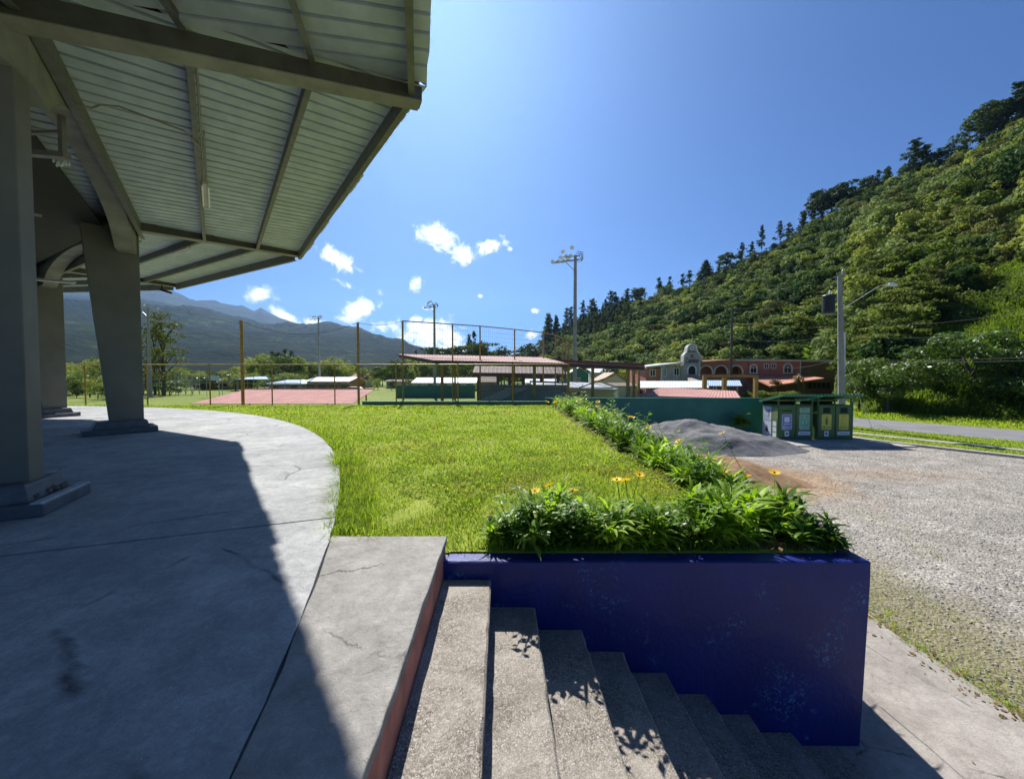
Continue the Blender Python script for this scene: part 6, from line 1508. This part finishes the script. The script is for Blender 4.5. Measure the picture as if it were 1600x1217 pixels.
# utility pole with transformer and street lamp
UY = 24.5
ub, ut = atY(1316, 640, UY), atY(1312, 431, UY)
up = thing('utility_pole', 'grey utility pole with black transformer drum behind the recycling bins', 'utility pole', (ub[0], UY, GZ))
b = MB(); b.tube([(ub[0] + .02, UY, GZ), (ut[0], UY, ut[2])], [.21, .12], 12); b.build('pole', M['pole'], up)
tr = atY(1294.5, 475, UY - .15)
b = MB(); b.lathe([(.001, tr[2] - .56), (.30, tr[2] - .56), (.33, tr[2] - .5), (.33, tr[2] + .46), (.36, tr[2] + .5), (.30, tr[2] + .56), (.001, tr[2] + .60)], tr[0], UY - .15, 18); d = b.build('transformer', M['black'], up, smooth=False); LOC[d.name] = LOC[up.name]
b = MB(); b.lathe([(.05, tr[2] + .56), (.07, tr[2] + .62), (.04, tr[2] + .66), (.07, tr[2] + .70), (.04, tr[2] + .75), (.06, tr[2] + .8), (.001, tr[2] + .86)], tr[0] + .06, UY - .15, 10); b.build('bushing', M['white'], d)
b = MB(); b.bar((tr[0], UY - .1, tr[2] + .3), (ut[0], UY - .05, tr[2] + .3), .08, .06); b.bar((tr[0] - .4, UY - .1, tr[2] - .68), (ut[0] + .05, UY - .05, tr[2] - .62), .1, .05); b.build('bracket', M['galv'], up)
b = MB(); b.lathe([(.05, ut[2]), (.08, ut[2] + .1), (.05, ut[2] + .2), (.09, ut[2] + .3), (.001, ut[2] + .45)], ut[0] + .2, UY, 8); b.bar((ut[0] - .4, UY, ut[2] - .1), (ut[0] + .35, UY, ut[2] + .15), .06, .06); b.build('insulator', M['galv'], up)
la, lb, lc = atY(1318, 482, UY), atY(1374, 447, UY - .6), atY(1385, 445, UY - .6)
b = MB(); b.tube([la, lb, lc], .02, 7); b.build('lamp_arm', M['offwhite'], up)
l1, l2 = atY(1386, 445.5, UY - .6), atY(1402, 446.5, UY - .6)
b = MB(); b.lathe([(.001, -.06), (.1, -.05), (.13, .02), (.08, .1), (.001, .12)], 0, 0, 10); b.v = [(l1[0] + .33 + x * 2.6, l1[1] + y, l1[2] + z * 1.4) for x, y, z in b.v]; b.build('lamp_head', M['white'], up)
b = MB(); b.tube([(ub[0] + .18, UY + .12, GZ), (ub[0] + .12, UY + .12, 6.0)], .06, 8); b.build('pvc_pipe', M['white'], up)
dp = atY(1144, 480, 54); t = thing('timber_pole', 'thin dark pole standing in front of the hotel arches', 'pole', (dp[0], 54, GZ))
b = MB(); b.tube([(dp[0], 54, GZ), (dp[0], 54, dp[2])], [.2, .13], 8); b.build('shaft', M['wood_pole'], t)
b = MB(); b.bar((dp[0] - .9, 54, dp[2] - 2.6), (dp[0] + .3, 54, dp[2] - 2.5), .1, .1); b.build('cross_arm', M['galv'], t)
U = lambda py, dx=0: (ut[0] + dx, UY, atY(1314, py, UY)[2])
D = lambda py: (dp[0], 54, atY(1144, py, 54)[2])
wl = 'thin overhead wire strung along the road to the utility pole'
wire(U(438), D(482), .6, wl, .006); wire(U(525), D(526), .5, wl, .012)
for k, py in enumerate((541, 545, 549)): wire(D(528 + k * 4), atY(1000, 560 + k * 4, 75), .3, 'dark cable running from the timber pole to the left', .016, group='cables left of the timber pole')
wire(D(529), atY(840, 548, 90), .4, 'long cable from the timber pole towards the backstop', .014, group=None)
wire(U(500), atY(1650, 476, 15), .5, wl, .006); wire(U(525), atY(1650, 508, 15), .3, wl, .006)
wire(U(560), atY(1650, 556, 14), .15, wl, .006); wire(U(564), atY(1650, 562, 14), .1, wl, .006)
wire(atY(1232, 575, 57), U(561), .2, 'thin service wire from the hotel front to the pole', .010, group=None)
g0, g1 = U(470), atZ(1371, 690, GZ); b = MB(); b.tube([(ut[0] + .1, UY, 5.0), g1], .010, 5); tag(b.build('guy_wire', M['wire']), 'slanting guy wire from the utility pole to the grass', 'wire')
# post casting the thin shadow on the lot
# =================================================================== MOUNTAINS
RA = np.array([(-900, 470), (-400, 440), (0, 428), (105, 436), (200, 443), (250, 447), (272, 455), (300, 470), (340, 473), (380, 479), (400, 486), (410, 481), (420, 487), (440, 497), (480, 509), (510, 516), (545, 522), (600, 540), (640, 552), (700, 562), (760, 572), (900, 585), (1200, 590)], float)
RB = np.array([(-900, 500), (-300, 480), (0, 452), (105, 466), (170, 470), (230, 472), (280, 481), (302, 483), (404, 509), (440, 513), (482, 515.5), (559, 518), (600, 526), (617, 529), (640, 537), (690, 552), (740, 561), (800, 573), (900, 586), (1200, 591)], float)
RC = np.array([(-900, 540), (0, 520), (105, 525), (165, 540), (260, 560), (400, 572), (600, 578), (1200, 592)], float)
V = []; F = []; pxs = np.arange(-100, 1151, 5.0); DY = list(np.linspace(330, 900, 14)) + list(np.linspace(950, 2600, 42)) + list(np.linspace(2680, 5200, 44)) + [5600, 6200]
for px in pxs:
    za, zb_, zc_ = atY(px, np.interp(px, RA[:, 0], RA[:, 1]), 5200)[2], atY(px, np.interp(px, RB[:, 0], RB[:, 1]), 2600)[2], atY(px, np.interp(px, RC[:, 0], RC[:, 1]), 900)[2]
    for Y in DY:
        X = (px - 800) / FOC * Y
        if Y <= 900: u = (Y - 330) / 570; z = GZ - 1 + (zc_ - GZ) * u ** 1.4
        elif Y <= 2600: u = (Y - 900) / 1700; z = zc_ + (zb_ - zc_) * u ** .9
        elif Y <= 5200: u = (Y - 2600) / 2600; z = zb_ + (za - zb_) * u - 90 * math.sin(math.pi * u) ** 2 * (1 if za > zb_ else .2)
        else: z = za * (1 - (Y - 5200) / 1500)
        amp = (Y - 330) * .022 if Y < 2500 else (0 if 2500 <= Y <= 2700 else (Y - 2600) * .018)
        if 5000 < Y < 5400: amp *= .1
        amp = min(amp * 1.8, 80) * min(1, max(0, (z - 5) / 60))
        rg = mn.ridged_multi_fractal(Vector((X * .0016, Y * .0011, 2.2)), .9, 2.1, 5, 1.0, 2.0) - 1.0
        V.append((X, Y, max(-1.5, z + amp * rg * .9)))
n_ = len(DY)
for i in range(len(pxs) - 1):
    for j in range(n_ - 1): k = i * n_ + j; F.append((k, k + n_, k + n_ + 1, k + 1))
tag(link(bpy.data.objects.new('mountains', np_mesh('mountains', V, F, M['mount'], smooth=True))), kind='structure')
# =================================================================== AIR
hm = bpy.data.materials.new('haze_air'); hm.use_nodes = True; ht = hm.node_tree; ht.nodes.clear()
pv = ht.nodes.new('ShaderNodeVolumePrincipled'); pv.inputs['Color'].default_value = (.40, .63, 1, 1); pv.inputs['Density'].default_value = 0.62e-4; pv.inputs['Anisotropy'].default_value = .66
ho_ = ht.nodes.new('ShaderNodeOutputMaterial'); ht.links.new(pv.outputs[0], ho_.inputs['Volume'])
b = MB(); b.box(-8300, 5200, -400, 6900, -2.8, 1330)
hz_o = b.build('haze', hm); tag(hz_o, kind='stuff')

# =================================================================== one label per thing
def proj_px(o):
    p = o.location - Vector((0, 0, EYE)); f = p.y * math.cos(PIT) - p.z * math.sin(PIT); return 800 + FOC * p.x / max(f, .1)
ORD = ['first', 'second', 'third', 'fourth', 'fifth', 'sixth', 'seventh', 'eighth', 'ninth', 'tenth', 'eleventh', 'twelfth', 'thirteenth', 'fourteenth', 'fifteenth', 'sixteenth', 'seventeenth', 'eighteenth', 'nineteenth', 'twentieth']
ORD += ['twenty-' + w for w in ORD[:9]] + ['thirtieth'] + ['thirty-' + w for w in ORD[:9]] + ['fortieth'] + ['forty-' + w for w in ORD[:9]]
ZONES = [(165, 'seen left of the second column'), (330, 'around the left floodlight mast'), (480, 'behind the left dugout half'), (600, 'behind the right dugout half'), (700, 'near the backstop corner'), (800, 'above the grandstand roof'), (905, 'left of the tallest mast'), (1010, 'right of the tallest mast'), (1100, 'above the bell gable'), (1180, 'above the hotel arches'), (1300, 'above the right hotel wing'), (1400, 'between pole and lamp'), (1500, 'right of the street lamp'), (9999, 'at the right edge')]
def zone(px):
    for lim, w in ZONES:
        if px < lim: return w
bylab = {}
for o in list(SC.objects):
    if o.parent is None and 'label' in o and 'group' in o: bylab.setdefault((o['group'], o['label']), []).append(o)
for (g, lab), os_ in bylab.items():
    if len(os_) < 2: continue
    if g.startswith(('leafy plants', 'glossy plants', 'plants at')):
        os_.sort(key=(lambda o: o.location.y) if g.startswith('leafy') else (lambda o: o.location.x))
        if g.startswith('leafy'):
            half = {'left': [], 'right': []}
            for k in range(0, len(os_)): half['left' if k % 2 == 0 else 'right'].append(os_[k])
            for sd, l_ in half.items():
                for k, o in enumerate(l_): o['label'] = '%s strap leaved bed plant from the near end, %s side of the row' % (ORD[min(k, len(ORD) - 1)], {'left': 'lawn', 'right': 'outer'}[sd])
        elif g.startswith('glossy'):
            fr = sorted([o for o in os_ if o.location.y < 3.67], key=lambda o: o.location.x); bk = sorted([o for o in os_ if o.location.y >= 3.67], key=lambda o: o.location.x)
            for nm, l_ in (('front', fr), ('back', bk)):
                for k, o in enumerate(l_): o['label'] = '%s dark leafy plant from the left in the %s row behind the blue wall' % (ORD[min(k, len(ORD) - 1)], nm)
        else:
            for k, o in enumerate(os_): o['label'] = '%s bushy plant from the left at the right corner of the blue wall' % ORD[k]
        continue
    if 'wire' in g or 'cable' in g:
        os_.sort(key=lambda o: -max(v.co.z for v in o.data.vertices))
        for k, o in enumerate(os_): o['label'] = lab + ', %s from the top' % ORD[k]
        continue
    hill = 'hill' in g; zs_ = {}
    for o in os_:
        px = proj_px(o); band = ''
        if hill and 'crest' not in g:
            e = (o.location.z - EYE) / o.location.y; lim = np.interp(px, cp[:, 0], (590 - cp[:, 2]) / FOC); u = e / max(lim, .01); band = 'low' if u < .33 else ('midway' if u < .66 else 'high')
        zs_.setdefault((zone(px), band), []).append((px, o))
    short = lab.split(' on the ')[0].split(' in the ')[0].split(' with ')[0].split(' standing ')[0].split(' rising ')[0].split(' among ')[0].split(' between ')[0]
    for (zw, band), l_ in zs_.items():
        l_.sort(key=lambda q: q[0])
        for k, (px, o) in enumerate(l_):
            w = '%s %s on the slope, ' % (short, band) if band else short + ' '
            o['label'] = w + zw + (', %s from left' % ORD[min(k, len(ORD) - 1)] if len(l_) > 1 else '')
